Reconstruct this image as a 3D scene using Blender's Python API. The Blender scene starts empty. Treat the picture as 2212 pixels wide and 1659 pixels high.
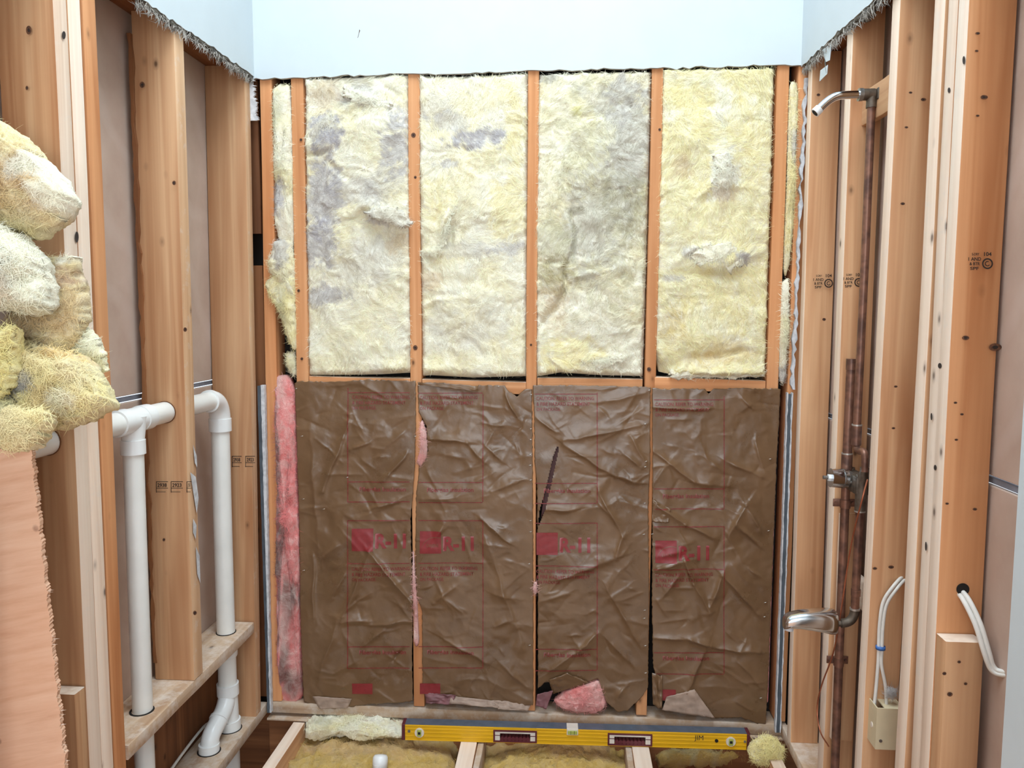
import bpy, bmesh, math, random
import numpy as np
from mathutils import Matrix, Vector

# ------------------------------------------------------------------ camera
SC = bpy.context.scene
COL = SC.collection
IW, IH = 2212.0, 1659.0
CAM = np.array([0.1516, -2.714, 1.4367])
YAW, PITCH, ROLL, FPX = 0.0704, 0.0910, 0.0031, 1694.7
FWD = np.array([-math.sin(YAW) * math.cos(PITCH), math.cos(YAW) * math.cos(PITCH), -math.sin(PITCH)])
_r = np.array([math.cos(YAW), math.sin(YAW), 0.0])
_u = np.cross(_r, FWD)
RGT = _r * math.cos(ROLL) + _u * math.sin(ROLL)
UPV = -_r * math.sin(ROLL) + _u * math.cos(ROLL)
cam_d = bpy.data.cameras.new('camera')
cam_d.sensor_fit = 'HORIZONTAL'
cam_d.sensor_width = 36.0
cam_d.lens = 36.0 * FPX / IW
cam_d.clip_start = 0.02
cam = bpy.data.objects.new('camera', cam_d)
COL.objects.link(cam)
cam.matrix_world = Matrix(((RGT[0], UPV[0], -FWD[0], CAM[0]), (RGT[1], UPV[1], -FWD[1], CAM[1]),
                           (RGT[2], UPV[2], -FWD[2], CAM[2]), (0, 0, 0, 1)))
SC.camera = cam

# ------------------------------------------------------------------ world, skylight, exposure
world = bpy.data.worlds.new('sky')
SC.world = world
world.use_nodes = True
_bg = world.node_tree.nodes['Background']
_bg.inputs[0].default_value = (0.80, 0.90, 1.0, 1)
_bg.inputs[1].default_value = 1.3


def area_light(name, loc, rot, sx, sy, power, col):
    d = bpy.data.lights.new(name, 'AREA')
    d.shape = 'RECTANGLE'
    d.size, d.size_y, d.energy, d.color = sx, sy, power, col
    o = bpy.data.objects.new(name, d)
    o.location = loc
    o.rotation_euler = rot
    COL.objects.link(o)
    return o


area_light('skylight_daylight', (0.0, -1.35, 4.15), (0, 0, 0), 1.55, 1.8, 80, (0.82, 0.93, 1.0))
area_light('window_daylight', (0.1, -4.9, 1.75), (math.radians(90), 0, 0), 2.0, 1.7, 52, (0.88, 0.95, 1.0))
vs = SC.view_settings
vs.view_transform = 'Standard'
vs.look = 'None'
vs.exposure = 0.15
vs.gamma = 1.0
vs.use_curve_mapping = False
SC.cycles.max_bounces = 4
SC.cycles.diffuse_bounces = 3
SC.cycles.glossy_bounces = 2
SC.cycles.transmission_bounces = 2
SC.cycles.use_adaptive_sampling = True
SC.cycles.adaptive_threshold = 0.06
SC.cycles.adaptive_min_samples = 16


# ------------------------------------------------------------------ photo measurements -> points in the room
def _ray(px, py):
    px = np.asarray(px, float)[..., None]
    py = np.asarray(py, float)[..., None]
    return FWD + RGT * (px - IW / 2) / FPX - UPV * (py - IH / 2) / FPX


def at_x(px, py, X):
    d = _ray(px, py)
    return CAM + ((X - CAM[0]) / d[..., 0])[..., None] * d


def at_y(px, py, Y):
    d = _ray(px, py)
    return CAM + ((np.asarray(Y, float) - CAM[1]) / d[..., 1])[..., None] * d


def at_z(px, py, Z):
    d = _ray(px, py)
    return CAM + ((Z - CAM[2]) / d[..., 2])[..., None] * d


# ------------------------------------------------------------------ noise
def _hash(ix, iy, iz, seed):
    h = (ix.astype(np.int64) * 374761393 + iy.astype(np.int64) * 668265263 + iz.astype(np.int64) * 2147483647 + seed * 974711) & 0xffffffff
    h = ((h ^ (h >> 13)) * 1274126177) & 0xffffffff
    h = ((h ^ (h >> 16)) * 2246822519) & 0xffffffff
    return ((h ^ (h >> 15)) & 0xffffff) / float(0xffffff)


def vnoise(P, seed=0):
    P = np.asarray(P, float)
    i = np.floor(P).astype(np.int64)
    f = P - i
    f = f * f * f * (f * (f * 6 - 15) + 10)
    o = 0
    for dx in (0, 1):
        for dy in (0, 1):
            for dz in (0, 1):
                w = (f[..., 0] if dx else 1 - f[..., 0]) * (f[..., 1] if dy else 1 - f[..., 1]) * (f[..., 2] if dz else 1 - f[..., 2])
                o = o + w * _hash(i[..., 0] + dx, i[..., 1] + dy, i[..., 2] + dz, seed)
    return o * 2 - 1


def fbm(P, oct=4, seed=0, gain=0.5, ridged=False):
    a, s, o = 1.0, 1.0, 0.0
    for k in range(oct):
        n = vnoise(P * s + 17.3 * k, seed + k)
        if ridged:
            n = 1 - 2 * np.abs(n)
        o = o + a * n
        a *= gain
        s *= 2.03
    return o


# ------------------------------------------------------------------ materials
def lin(c):
    c = np.asarray(c, float) / 255.0
    v = np.where(c <= 0.04045, c / 12.92, ((c + 0.055) / 1.055) ** 2.4)
    return (float(v[0]), float(v[1]), float(v[2]), 1.0)


class NT:
    def __init__(self, name):
        self.m = bpy.data.materials.new(name)
        self.m.use_nodes = True
        self.t = self.m.node_tree
        self.b = self.t.nodes['Principled BSDF']

    def n(self, ty, **kw):
        x = self.t.nodes.new(ty)
        for k, v in kw.items():
            if k.startswith('i_'):
                x.inputs[k[2:].replace('_', ' ')].default_value = v
            else:
                setattr(x, k, v)
        return x

    def l(self, a, b):
        self.t.links.new(a, b)

    def mix(self, fac, a, b, blend='MIX'):
        x = self.n('ShaderNodeMix', data_type='RGBA', blend_type=blend)
        for s, v in ((x.inputs[0], fac), (x.inputs[6], a), (x.inputs[7], b)):
            if hasattr(v, 'links'):
                self.l(v, s)
            else:
                s.default_value = v
        return x.outputs[2]

    def ramp(self, src, stops):
        x = self.n('ShaderNodeValToRGB')
        cr = x.color_ramp
        while len(cr.elements) < len(stops):
            cr.elements.new(0.5)
        for e, (p, c) in zip(cr.elements, stops):
            e.position = p
            e.color = c if len(c) == 4 else (*c, 1)
        self.l(src, x.inputs[0])
        return x.outputs[0]

    def math(self, op, a, b=0.0):
        x = self.n('ShaderNodeMath', operation=op)
        for s, v in ((x.inputs[0], a), (x.inputs[1], b)):
            if hasattr(v, 'links'):
                self.l(v, s)
            else:
                s.default_value = v
        return x.outputs[0]

    def coords(self, scale=(1, 1, 1), rnd=True, out='Object'):
        tc = self.n('ShaderNodeTexCoord')
        src = tc.outputs[out]
        if rnd:
            oi = self.n('ShaderNodeObjectInfo')
            mu = self.n('ShaderNodeVectorMath', operation='MULTIPLY')
            mu.inputs[1].default_value = (7.1, 5.3, 11.7)
            cb = self.n('ShaderNodeCombineXYZ')
            for i in range(3):
                self.l(oi.outputs['Random'], cb.inputs[i])
            self.l(cb.outputs[0], mu.inputs[0])
            ad = self.n('ShaderNodeVectorMath', operation='ADD')
            self.l(src, ad.inputs[0])
            self.l(mu.outputs[0], ad.inputs[1])
            src = ad.outputs[0]
        mp = self.n('ShaderNodeMapping')
        mp.inputs['Scale'].default_value = scale
        self.l(src, mp.inputs[0])
        return mp.outputs[0]

    def noise(self, vec, scale, detail=4, rough=0.55, dist=0.0):
        x = self.n('ShaderNodeTexNoise')
        x.inputs['Scale'].default_value = scale
        x.inputs['Detail'].default_value = detail
        x.inputs['Roughness'].default_value = rough
        x.inputs['Distortion'].default_value = dist
        self.l(vec, x.inputs['Vector'])
        return x.outputs[0]

    def bump(self, h, strength, dist):
        x = self.n('ShaderNodeBump')
        x.inputs['Strength'].default_value = strength
        x.inputs['Distance'].default_value = dist
        self.l(h, x.inputs['Height'])
        self.l(x.outputs[0], self.b.inputs['Normal'])

    def fin(self, col=None, rough=0.6, metal=0.0, spec=None):
        if col is not None:
            if hasattr(col, 'links'):
                self.l(col, self.b.inputs['Base Color'])
            else:
                self.b.inputs['Base Color'].default_value = col
        if hasattr(rough, 'links'):
            self.l(rough, self.b.inputs['Roughness'])
        else:
            self.b.inputs['Roughness'].default_value = rough
        self.b.inputs['Metallic'].default_value = metal
        if spec is not None:
            self.b.inputs['Specular IOR Level'].default_value = spec
        return self.m


def wood(name, axis, light, mid, dark, knot=lin((70, 42, 26)), wear=0.0, wearc=lin((225, 215, 205)), rnd=0.22):
    t = NT(name)
    sc = [26.0, 26.0, 26.0]
    sc[axis] = 0.9
    v = t.coords(tuple(sc))
    g1 = t.noise(v, 1.0, 2, 0.6, 0.6)
    sc2 = [110.0, 110.0, 110.0]
    sc2[axis] = 2.2
    v2 = t.coords(tuple(sc2))
    g2 = t.noise(v2, 1.0, 2, 0.6, 0.0)
    sc3 = [5.0, 5.0, 5.0]
    sc3[axis] = 1.6
    v3 = t.coords(tuple(sc3))
    lo = t.noise(v3, 1.0, 2, 0.5)
    base = t.ramp(g1, [(0.30, dark), (0.5, mid), (0.72, light)])
    base = t.mix(t.ramp(g2, [(0.35, (0, 0, 0, 1)), (0.75, (0.38, 0.38, 0.38, 1))]), base, dark)
    base = t.mix(t.ramp(lo, [(0.35, (0, 0, 0, 1)), (0.75, (0.55, 0.55, 0.55, 1))]), base, light)
    # knots
    sk = [13.0, 13.0, 13.0]
    sk[axis] = 7.5
    vk = t.coords(tuple(sk))
    vo = t.n('ShaderNodeTexVoronoi')
    vo.inputs['Scale'].default_value = 1.0
    vo.inputs['Randomness'].default_value = 1.0
    t.l(vk, vo.inputs['Vector'])
    k = t.ramp(vo.outputs['Distance'], [(0.04, (1, 1, 1, 1)), (0.085, (0.3, 0.3, 0.3, 1)), (0.15, (0, 0, 0, 1))])
    gate = t.ramp(t.noise(vk, 0.35, 1), [(0.44, (0, 0, 0, 1)), (0.5, (1, 1, 1, 1))])
    kk = t.math('MULTIPLY', k, gate)
    base = t.mix(t.math('MULTIPLY', kk, 0.8), base, knot)
    if wear:
        w = t.noise(t.coords((9, 9, 9)), 2.2, 5, 0.7)
        base = t.mix(t.ramp(w, [(0.60 - wear * 0.2, (0, 0, 0, 1)), (0.80 - wear * 0.2, (0.55, 0.55, 0.55, 1))]), base, wearc)
    oi = t.n('ShaderNodeObjectInfo')
    hs = t.n('ShaderNodeHueSaturation')
    mr = t.n('ShaderNodeMapRange')
    mr.inputs['To Min'].default_value = 1 - rnd * 0.6
    mr.inputs['To Max'].default_value = 1 + rnd * 0.5
    t.l(oi.outputs['Random'], mr.inputs['Value'])
    t.l(mr.outputs[0], hs.inputs['Value'])
    t.l(base, hs.inputs['Color'])
    t.bump(g2, 0.3, 0.0008)
    return t.fin(hs.outputs[0], 0.72, spec=0.25)


W_TAN = (lin((226, 182, 140)), lin((206, 156, 114)), lin((178, 122, 82)))
W_ORG = (lin((226, 166, 118)), lin((210, 146, 98)), lin((184, 116, 70)))
W_PAL = (lin((250, 232, 214)), lin((243, 218, 196)), lin((222, 190, 164)))
M_WOOD = {}
for nm, pal, wear in (('tan', W_TAN, 0.0), ('orange', W_ORG, 0.0), ('pale', W_PAL, 0.2), ('light', (lin((238, 200, 162)), lin((222, 178, 138)), lin((196, 146, 106))), 0.15)):
    for ax in range(3):
        M_WOOD[nm, ax] = wood('wood_%s_grain_%s' % (nm, 'xyz'[ax]), ax, *pal, wear=wear)
M_WOOD['dusty', 0] = wood('wood_dusty_grain_x', 0, lin((214, 190, 165)), lin((196, 164, 134)), lin((168, 130, 98)), wear=0.8)
M_WOOD['dusty', 1] = wood('wood_dusty_grain_y', 1, lin((214, 190, 165)), lin((196, 164, 134)), lin((168, 130, 98)), wear=0.8)
M_WOOD['dusty', 2] = M_WOOD['pale', 2]
for ax in range(3):
    M_WOOD['brown', ax] = wood('wood_brown_grain_%s' % 'xyz'[ax], ax, lin((150, 100, 64)), lin((122, 76, 46)), lin((92, 54, 32)))


def plain(name, c, rough=0.5, metal=0.0, var=0.06, scale=20, bump=0.0, spec=None, c2=None):
    t = NT(name)
    v = t.coords()
    n = t.noise(v, scale, 2, 0.6)
    c = lin(c)
    if c2 is None:
        c2 = tuple(x * (1 - 3 * var) for x in c[:3]) + (1,)
    else:
        c2 = lin(c2)
    col = t.ramp(n, [(0.35, c2), (0.6, c)])
    if bump:
        t.bump(n, 0.5, bump)
    return t.fin(col, rough, metal, spec)


M_DRY = plain('painted_drywall', (202, 210, 213), 0.6, var=0.01, scale=6, bump=0.0006)
M_CORE = plain('gypsum_core', (190, 184, 176), 0.9, var=0.08, scale=60, bump=0.003)
M_DARK = plain('dark_void', (24, 18, 14), 0.9)  # also paints the shade inside holes and deep stud gaps
M_PVC = plain('white_pvc', (238, 236, 230), 0.32, var=0.02, scale=9)
M_PVC2 = plain('white_pvc_fitting', (242, 242, 240), 0.25, var=0.01, scale=9)
M_COPPER = plain('aged_copper', (138, 98, 80), 0.42, 0.45, scale=30, c2=(98, 70, 60))
M_COPPERB = plain('bright_copper_wire', (168, 98, 68), 0.4, 0.6, scale=30)
M_CHROME = plain('chrome', (222, 226, 230), 0.14, 1.0, var=0.03, scale=14)
M_STEEL = plain('dull_steel', (160, 158, 154), 0.38, 0.85, var=0.1, scale=40)
M_GREYM = plain('grimy_brass', (112, 100, 88), 0.5, 0.6, var=0.15, scale=40)
M_SOLDER = plain('solder', (196, 190, 182), 0.4, 0.7)
M_TEFLON = plain('thread_tape', (236, 238, 238), 0.6)
M_YEL = plain('level_yellow', (232, 178, 22), 0.4, 0.0, var=0.04, scale=8)
M_LGREY = plain('level_top_grey', (104, 112, 126), 0.42, 0.3, var=0.06, scale=30)
M_MAROON = plain('level_maroon', (96, 34, 42), 0.5, var=0.05)
M_CREAM = plain('level_cream', (226, 214, 200), 0.5, var=0.03)
M_VIAL = plain('vial_green', (176, 184, 96), 0.15, var=0.03)
M_CABLE = plain('white_cable', (226, 222, 214), 0.5, var=0.03)
M_BOX = plain('beige_box', (212, 196, 162), 0.55, var=0.02)
M_BLUE = plain('blue_band', (58, 104, 170), 0.5)
M_INK = plain('black_ink', (52, 40, 34), 0.9)
M_PEN = plain('grey_ink', (112, 90, 78), 0.9)
M_FRINGE = plain('grey_lint', (120, 114, 104), 0.95, scale=55, c2=(48, 42, 36), bump=0.008)
M_FOIL = plain('grey_strip', (88, 96, 104), 0.45, var=0.1, scale=20)
M_SEAM = plain('grey_board_edge', (134, 136, 146), 0.8, var=0.08, scale=20)
M_PLASTERW = plain('plaster_white', (216, 216, 218), 0.9, var=0.08, scale=50, bump=0.004)
M_GLINT = plain('staple_steel', (225, 222, 215), 0.3, 0.9)


def m_board():
    t = NT('brown_gypsum_paper')
    v = t.coords((1, 1, 1))
    n = t.noise(v, 5, 5, 0.6)
    wv = t.n('ShaderNodeTexWave', wave_type='BANDS', bands_direction='DIAGONAL')
    wv.inputs['Scale'].default_value = 2.2
    wv.inputs['Distortion'].default_value = 6
    wv.inputs['Detail'].default_value = 2
    t.l(v, wv.inputs['Vector'])
    col = t.ramp(n, [(0.3, lin((184, 158, 142))), (0.7, lin((202, 178, 162)))])
    col = t.mix(t.ramp(wv.outputs[1], [(0.75, (0, 0, 0, 1)), (1.0, (0.22, 0.22, 0.22, 1))]), col, lin((214, 194, 182)))
    t.bump(t.noise(v, 60, 3), 0.2, 0.0008)
    return t.fin(col, 0.8, spec=0.2)


M_BOARD = m_board()


def m_fibre(name, bumpd=0.0042, white=0.55):
    t = NT(name)
    at = t.n('ShaderNodeAttribute', attribute_name='Col')
    v = t.coords((1, 1, 1))
    n1 = t.noise(v, 16, 4, 0.62, 1.6)
    n2 = t.noise(v, 95, 3, 0.7, 2.5)
    c = t.mix(t.ramp(n1, [(0.35, (0.0, 0, 0, 1)), (0.7, (white, white, white, 1))]), at.outputs[0], lin((252, 249, 238)))
    c = t.mix(t.ramp(n2, [(0.30, (0.22, 0.22, 0.22, 1)), (0.5, (0, 0, 0, 1))]), c, lin((200, 176, 124)), 'MULTIPLY')
    t.bump(t.math('ADD', t.math('MULTIPLY', n1, 1.5), n2), 0.75, bumpd)
    t.b.inputs['Sheen Weight'].default_value = 0.15
    return t.fin(c, 0.95, spec=0.1)


M_FIB = m_fibre('yellow_fibreglass')
M_PINK = m_fibre('pink_fibreglass', white=0.35)
M_FIBG = m_fibre('golden_fibreglass', white=0.12)  # less white, keeps the shade painted into the floor wool
M_FIBP = m_fibre('heaped_fibreglass', white=0.26)


def m_strand(name):
    t = NT(name)
    at = t.n('ShaderNodeAttribute', attribute_name='Col')
    return t.fin(at.outputs[0], 0.9, spec=0.1)


M_STRAND = m_strand('fibre_strands')


def m_kraft():
    t = NT('kraft_facing')
    v = t.coords()
    n = t.noise(v, 7, 5, 0.6)
    n2 = t.noise(v, 38, 5, 0.62, 1.5)
    n3 = t.noise(v, 260, 3, 0.6)
    col = t.ramp(n, [(0.3, lin((104, 77, 52))), (0.7, lin((122, 92, 64)))])
    t.bump(t.math('ADD', n2, t.math('MULTIPLY', n3, 0.05)), 0.14, 0.0028)
    r = t.ramp(n, [(0.3, (0.25, 0.25, 0.25, 1)), (0.7, (0.36, 0.36, 0.36, 1))])
    return t.fin(col, r, spec=0.58)


M_KRAFT = m_kraft()
M_RED = plain('red_print', (140, 44, 46), 0.42, var=0.05, scale=60)
M_REDF = plain('faded_red_print', (136, 46, 44), 0.45, var=0.12, scale=120)
M_PALEK = plain('kraft_reverse', (168, 142, 124), 0.6, var=0.08, scale=30)
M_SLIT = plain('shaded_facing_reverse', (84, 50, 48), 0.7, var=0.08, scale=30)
M_MAUVE = plain('mauve_facing', (128, 82, 84), 0.5, var=0.08, scale=30)


def m_ply():
    t = NT('plywood_face')
    v = t.coords((60, 1, 4.0))
    tc = t.n('ShaderNodeTexCoord')
    mp = t.n('ShaderNodeMapping')
    mp.vector_type = 'TEXTURE'
    mp.inputs['Rotation'].default_value = (0, math.radians(-13), 0)
    mp.inputs['Scale'].default_value = (0.22, 1, 0.022)
    t.l(tc.outputs['Object'], mp.inputs[0])
    n = t.noise(mp.outputs[0], 1.0, 5, 0.65, 0.4)
    big = t.noise(t.coords((1, 1, 1)), 4, 3)
    col = t.ramp(n, [(0.28, lin((208, 158, 128))), (0.5, lin((222, 176, 146))), (0.75, lin((232, 192, 164)))])
    col = t.mix(t.ramp(big, [(0.4, (0, 0, 0, 1)), (0.75, (0.4, 0.4, 0.4, 1))]), col, lin((222, 164, 126)))
    vo = t.n('ShaderNodeTexVoronoi')
    vo.inputs['Scale'].default_value = 16
    t.l(tc.outputs['Object'], vo.inputs['Vector'])
    k = t.ramp(vo.outputs['Distance'], [(0.06, (0.8, 0.8, 0.8, 1)), (0.14, (0, 0, 0, 1))])
    g = t.ramp(t.noise(tc.outputs['Object'], 5.5, 1), [(0.56, (0, 0, 0, 1)), (0.6, (1, 1, 1, 1))])
    col = t.mix(t.math('MULTIPLY', k, g), col, lin((92, 46, 34)))
    t.bump(n, 0.3, 0.0010)
    return t.fin(col, 0.7, spec=0.25)


M_PLY = m_ply()

# ------------------------------------------------------------------ mesh helpers
LIBTXT = {}


def text_mesh(body, bold=0.0):
    key = (body, bold)
    if key not in LIBTXT:
        cu = bpy.data.curves.new('lettering', 'FONT')
        cu.body = body
        cu.size = 1.0
        cu.offset = bold
        cu.resolution_u = 3
        ob = bpy.data.objects.new('lettering', cu)
        COL.objects.link(ob)
        dg = bpy.context.evaluated_depsgraph_get()
        me = bpy.data.meshes.new_from_object(ob.evaluated_get(dg))
        V = np.array([v.co[:] for v in me.vertices])
        F = [list(p.vertices) for p in me.polygons]
        bpy.data.objects.remove(ob)
        bpy.data.curves.remove(cu)
        bpy.data.meshes.remove(me)
        LIBTXT[key] = (V, F)
    return LIBTXT[key]


for _b in (('R-11', 0.04), ('CAUTION: REFER TO WARNING', 0.012), ('& FIRE HAZARD STATEMENT', 0.012), ('ON PACKAGE.', 0.012),
           ('Fiberglas Insulation', 0.02), ('OWENS', 0.0), ('S-DRY', 0.01), ('1 AND', 0.02), ('& BTR', 0.02), ('SPF', 0.02), ('104', 0.02),
           ('JIM', 0.0), ('2938', 0.02), ('2923', 0.02)):
    text_mesh(*_b)


def link(o, parent=None):
    COL.objects.link(o)
    if parent is not None:
        o.parent = parent
    return o


def tag(o, label=None, cat=None, group=None, kind=None):
    for k, v in (('label', label), ('category', cat), ('group', group), ('kind', kind)):
        if v:
            o[k] = v
    return o


def root(name, loc, label, cat, group=None, kind=None):
    o = bpy.data.objects.new(name, None)
    o.empty_display_size = 0.05
    o.location = loc
    link(o)
    return tag(o, label, cat, group, kind)


def wloc(o):
    v = np.array(o.location)
    p = o.parent
    while p is not None:
        v = v + np.array(p.location)
        p = p.parent
    return v


def mk(name, V, F, mat, parent=None, smooth=True, mats=None, fm=None, col=None, origin=None, label=None, kind=None, autosm=None):
    V = np.asarray(V, float)
    if origin is None:
        lo, hi = V.min(0), V.max(0)
        origin = np.array([(lo[0] + hi[0]) / 2, (lo[1] + hi[1]) / 2, lo[2]])
    me = bpy.data.meshes.new(name)
    me.from_pydata((V - origin).tolist(), [], [tuple(int(i) for i in f) for f in F])
    for m in (mats or [mat]):
        me.materials.append(m)
    if fm is not None:
        me.polygons.foreach_set('material_index', np.asarray(fm, np.int32))
    if smooth:
        me.polygons.foreach_set('use_smooth', np.ones(len(me.polygons), bool))
    if col is not None:
        a = me.color_attributes.new('Col', 'FLOAT_COLOR', 'POINT')
        c = np.ones((len(V), 4))
        c[:, :3] = col
        a.data.foreach_set('color', c.ravel())
    me.update()
    if autosm:
        me.set_sharp_from_angle(angle=math.radians(autosm))
    o = bpy.data.objects.new(name, me)
    link(o, parent)
    o.location = origin - (wloc(parent) if parent is not None else 0)
    if label:
        o['label'] = label
    if kind:
        o['kind'] = kind
    return o


def join(*parts):
    V, F, n = [], [], 0
    for v, f in parts:
        V.append(np.asarray(v, float))
        F += [[i + n for i in q] for q in f]
        n += len(v)
    return np.concatenate(V), F


BOXF = [(0, 3, 2, 1), (4, 5, 6, 7), (0, 1, 5, 4), (1, 2, 6, 5), (2, 3, 7, 6), (3, 0, 4, 7)]


def g_box(lo, hi, c=0.0):
    x0, y0, z0 = lo
    x1, y1, z1 = hi
    if c <= 0:
        return np.array([(x0, y0, z0), (x1, y0, z0), (x1, y1, z0), (x0, y1, z0), (x0, y0, z1), (x1, y0, z1), (x1, y1, z1), (x0, y1, z1)]), [list(f) for f in BOXF]
    bm = bmesh.new()
    vs_ = [bm.verts.new(p) for p in g_box(lo, hi)[0]]
    for f in BOXF:
        bm.faces.new([vs_[i] for i in f])
    bmesh.ops.bevel(bm, geom=bm.edges[:], offset=c, segments=2, affect='EDGES', profile=0.6)
    bm.verts.index_update()
    V = np.array([v.co[:] for v in bm.verts])
    F = [[v.index for v in f.verts] for f in bm.faces]
    bm.free()
    return V, F


def g_tube(pts, r, n=20, caps=True):
    pts = np.asarray(pts, float)
    rr = np.full(len(pts), r) if np.isscalar(r) else np.asarray(r, float)
    T = np.gradient(pts, axis=0)
    T /= np.linalg.norm(T, axis=1)[:, None] + 1e-12
    up = np.array([0, 0, 1.0]) if abs(T[0][2]) < 0.9 else np.array([1.0, 0, 0])
    N = np.cross(T[0], up)
    N /= np.linalg.norm(N)
    V, F = [], []
    for i in range(len(pts)):
        N = N - T[i] * (N @ T[i])
        N /= np.linalg.norm(N)
        B = np.cross(T[i], N)
        a = np.linspace(0, 2 * math.pi, n, endpoint=False)
        V.append(pts[i] + rr[i] * (np.cos(a)[:, None] * N + np.sin(a)[:, None] * B))
    V = np.concatenate(V)
    for i in range(len(pts) - 1):
        for j in range(n):
            k = (j + 1) % n
            F.append([i * n + j, i * n + k, (i + 1) * n + k, (i + 1) * n + j])
    if caps:
        F.append(list(range(n))[::-1])
        F.append([(len(pts) - 1) * n + j for j in range(n)])
    return V, F


def smooth_path(pts, m=8):
    pts = np.asarray(pts, float)
    P = np.vstack([2 * pts[0] - pts[1], pts, 2 * pts[-1] - pts[-2]])
    out = []
    for i in range(1, len(P) - 2):
        for t in np.linspace(0, 1, m, endpoint=False):
            a, b, c, d = P[i - 1:i + 3]
            out.append(0.5 * (2 * b + (c - a) * t + (2 * a - 5 * b + 4 * c - d) * t * t + (3 * b - a - 3 * c + d) * t ** 3))
    out.append(pts[-1])
    return np.array(out)


def g_ring(center, axis, r0, r1, th, n=28):
    """flat annulus (or disc if r0==0) of thickness th, centred, normal along axis"""
    ax = np.asarray(axis, float)
    ax /= np.linalg.norm(ax)
    a0 = np.cross(ax, [0, 0, 1.0]) if abs(ax[2]) < 0.9 else np.cross(ax, [1.0, 0, 0])
    a0 /= np.linalg.norm(a0)
    b0 = np.cross(ax, a0)
    t = np.linspace(0, 2 * math.pi, n, endpoint=False)
    d = np.cos(t)[:, None] * a0 + np.sin(t)[:, None] * b0
    c = np.asarray(center, float)
    if r0 <= 0:
        V = np.concatenate([c - ax * th / 2 + d * r1, c + ax * th / 2 + d * r1])
        F = [list(range(n))[::-1], [n + i for i in range(n)]] + [[i, (i + 1) % n, n + (i + 1) % n, n + i] for i in range(n)]
        return V, F
    V = np.concatenate([c - ax * th / 2 + d * r0, c - ax * th / 2 + d * r1, c + ax * th / 2 + d * r1, c + ax * th / 2 + d * r0])
    F = []
    for k in range(4):
        for i in range(n):
            j = (i + 1) % n
            F.append([k * n + i, k * n + j, ((k + 1) % 4) * n + j, ((k + 1) % 4) * n + i])
    return V, F


def timber(name, lo, hi, axis, pal, label, cat, group=None, front=None, shift=(0, 0, 0), parent=None, ch=0.0025, wob=0.0012, kind=None):
    """a sawn board with eased edges; shift moves the far end; front = (axis, sign) of the dusty face"""
    lo = np.array(lo, float)
    hi = np.array(hi, float)
    a, b = [i for i in range(3) if i != axis]
    ch = min(ch, (hi[a] - lo[a]) * 0.3, (hi[b] - lo[b]) * 0.3)
    prof = []
    for (ca, cb, sa, sb) in ((lo[a], lo[b], 1, 1), (hi[a], lo[b], -1, 1), (hi[a], hi[b], -1, -1), (lo[a], hi[b], 1, -1)):
        p1 = (ca + sa * ch, cb)
        p2 = (ca, cb + sb * ch)
        m = (ca + sa * ch * 0.3, cb + sb * ch * 0.3)
        prof.append([p1, m, p2])
    ring = prof[0][::-1] + prof[1] + prof[2][::-1] + prof[3]
    n = len(ring)
    L = hi[axis] - lo[axis]
    seg = max(2, int(L / 0.12))
    rng = np.random.RandomState(abs(hash((round(lo[0], 3), round(lo[1], 3), round(lo[2], 3)))) % 99991)
    ph = rng.rand(4) * 6.28
    V = []
    for i in range(seg + 1):
        t = i / seg
        w = wob * np.array([math.sin(t * 5 + ph[0]) + 0.4 * math.sin(t * 17 + ph[1]), math.sin(t * 4 + ph[2]) + 0.4 * math.sin(t * 19 + ph[3])])
        for k, (pa, pb) in enumerate(ring):
            v = np.zeros(3)
            v[axis] = lo[axis] + L * t
            v[a] = pa + w[0]
            v[b] = pb + w[1]
            V.append(v + np.array(shift) * t)
    F = []
    for i in range(seg):
        for k in range(n):
            j = (k + 1) % n
            F.append([i * n + k, i * n + j, (i + 1) * n + j, (i + 1) * n + k])
    F.append(list(range(n))[::-1])
    F.append([seg * n + k for k in range(n)])
    V = np.array(V)
    # orientation
    c = V.mean(0)
    f0 = F[0]
    nrm = np.cross(V[f0[1]] - V[f0[0]], V[f0[2]] - V[f0[0]])
    if nrm @ (V[f0].mean(0) - V[:n].mean(0)) < 0:
        F = [f[::-1] for f in F]
    mats = [M_WOOD[pal, axis]]
    fm = None
    if front:
        mats.append(M_WOOD[front[2] if len(front) > 2 else 'pale', axis])
        fm = []
        for f in F:
            q = V[f]
            nn = np.cross(q[1] - q[0], q[2] - q[0])
            nn /= np.linalg.norm(nn) + 1e-12
            fm.append(1 if nn[front[0]] * front[1] > 0.6 else 0)
    o = mk(name, V, F, None, parent, smooth=True, mats=mats, fm=fm, autosm=35)
    if parent is None:
        tag(o, label, cat, group, kind)
    elif label:
        o['label'] = label
    return o


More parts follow.
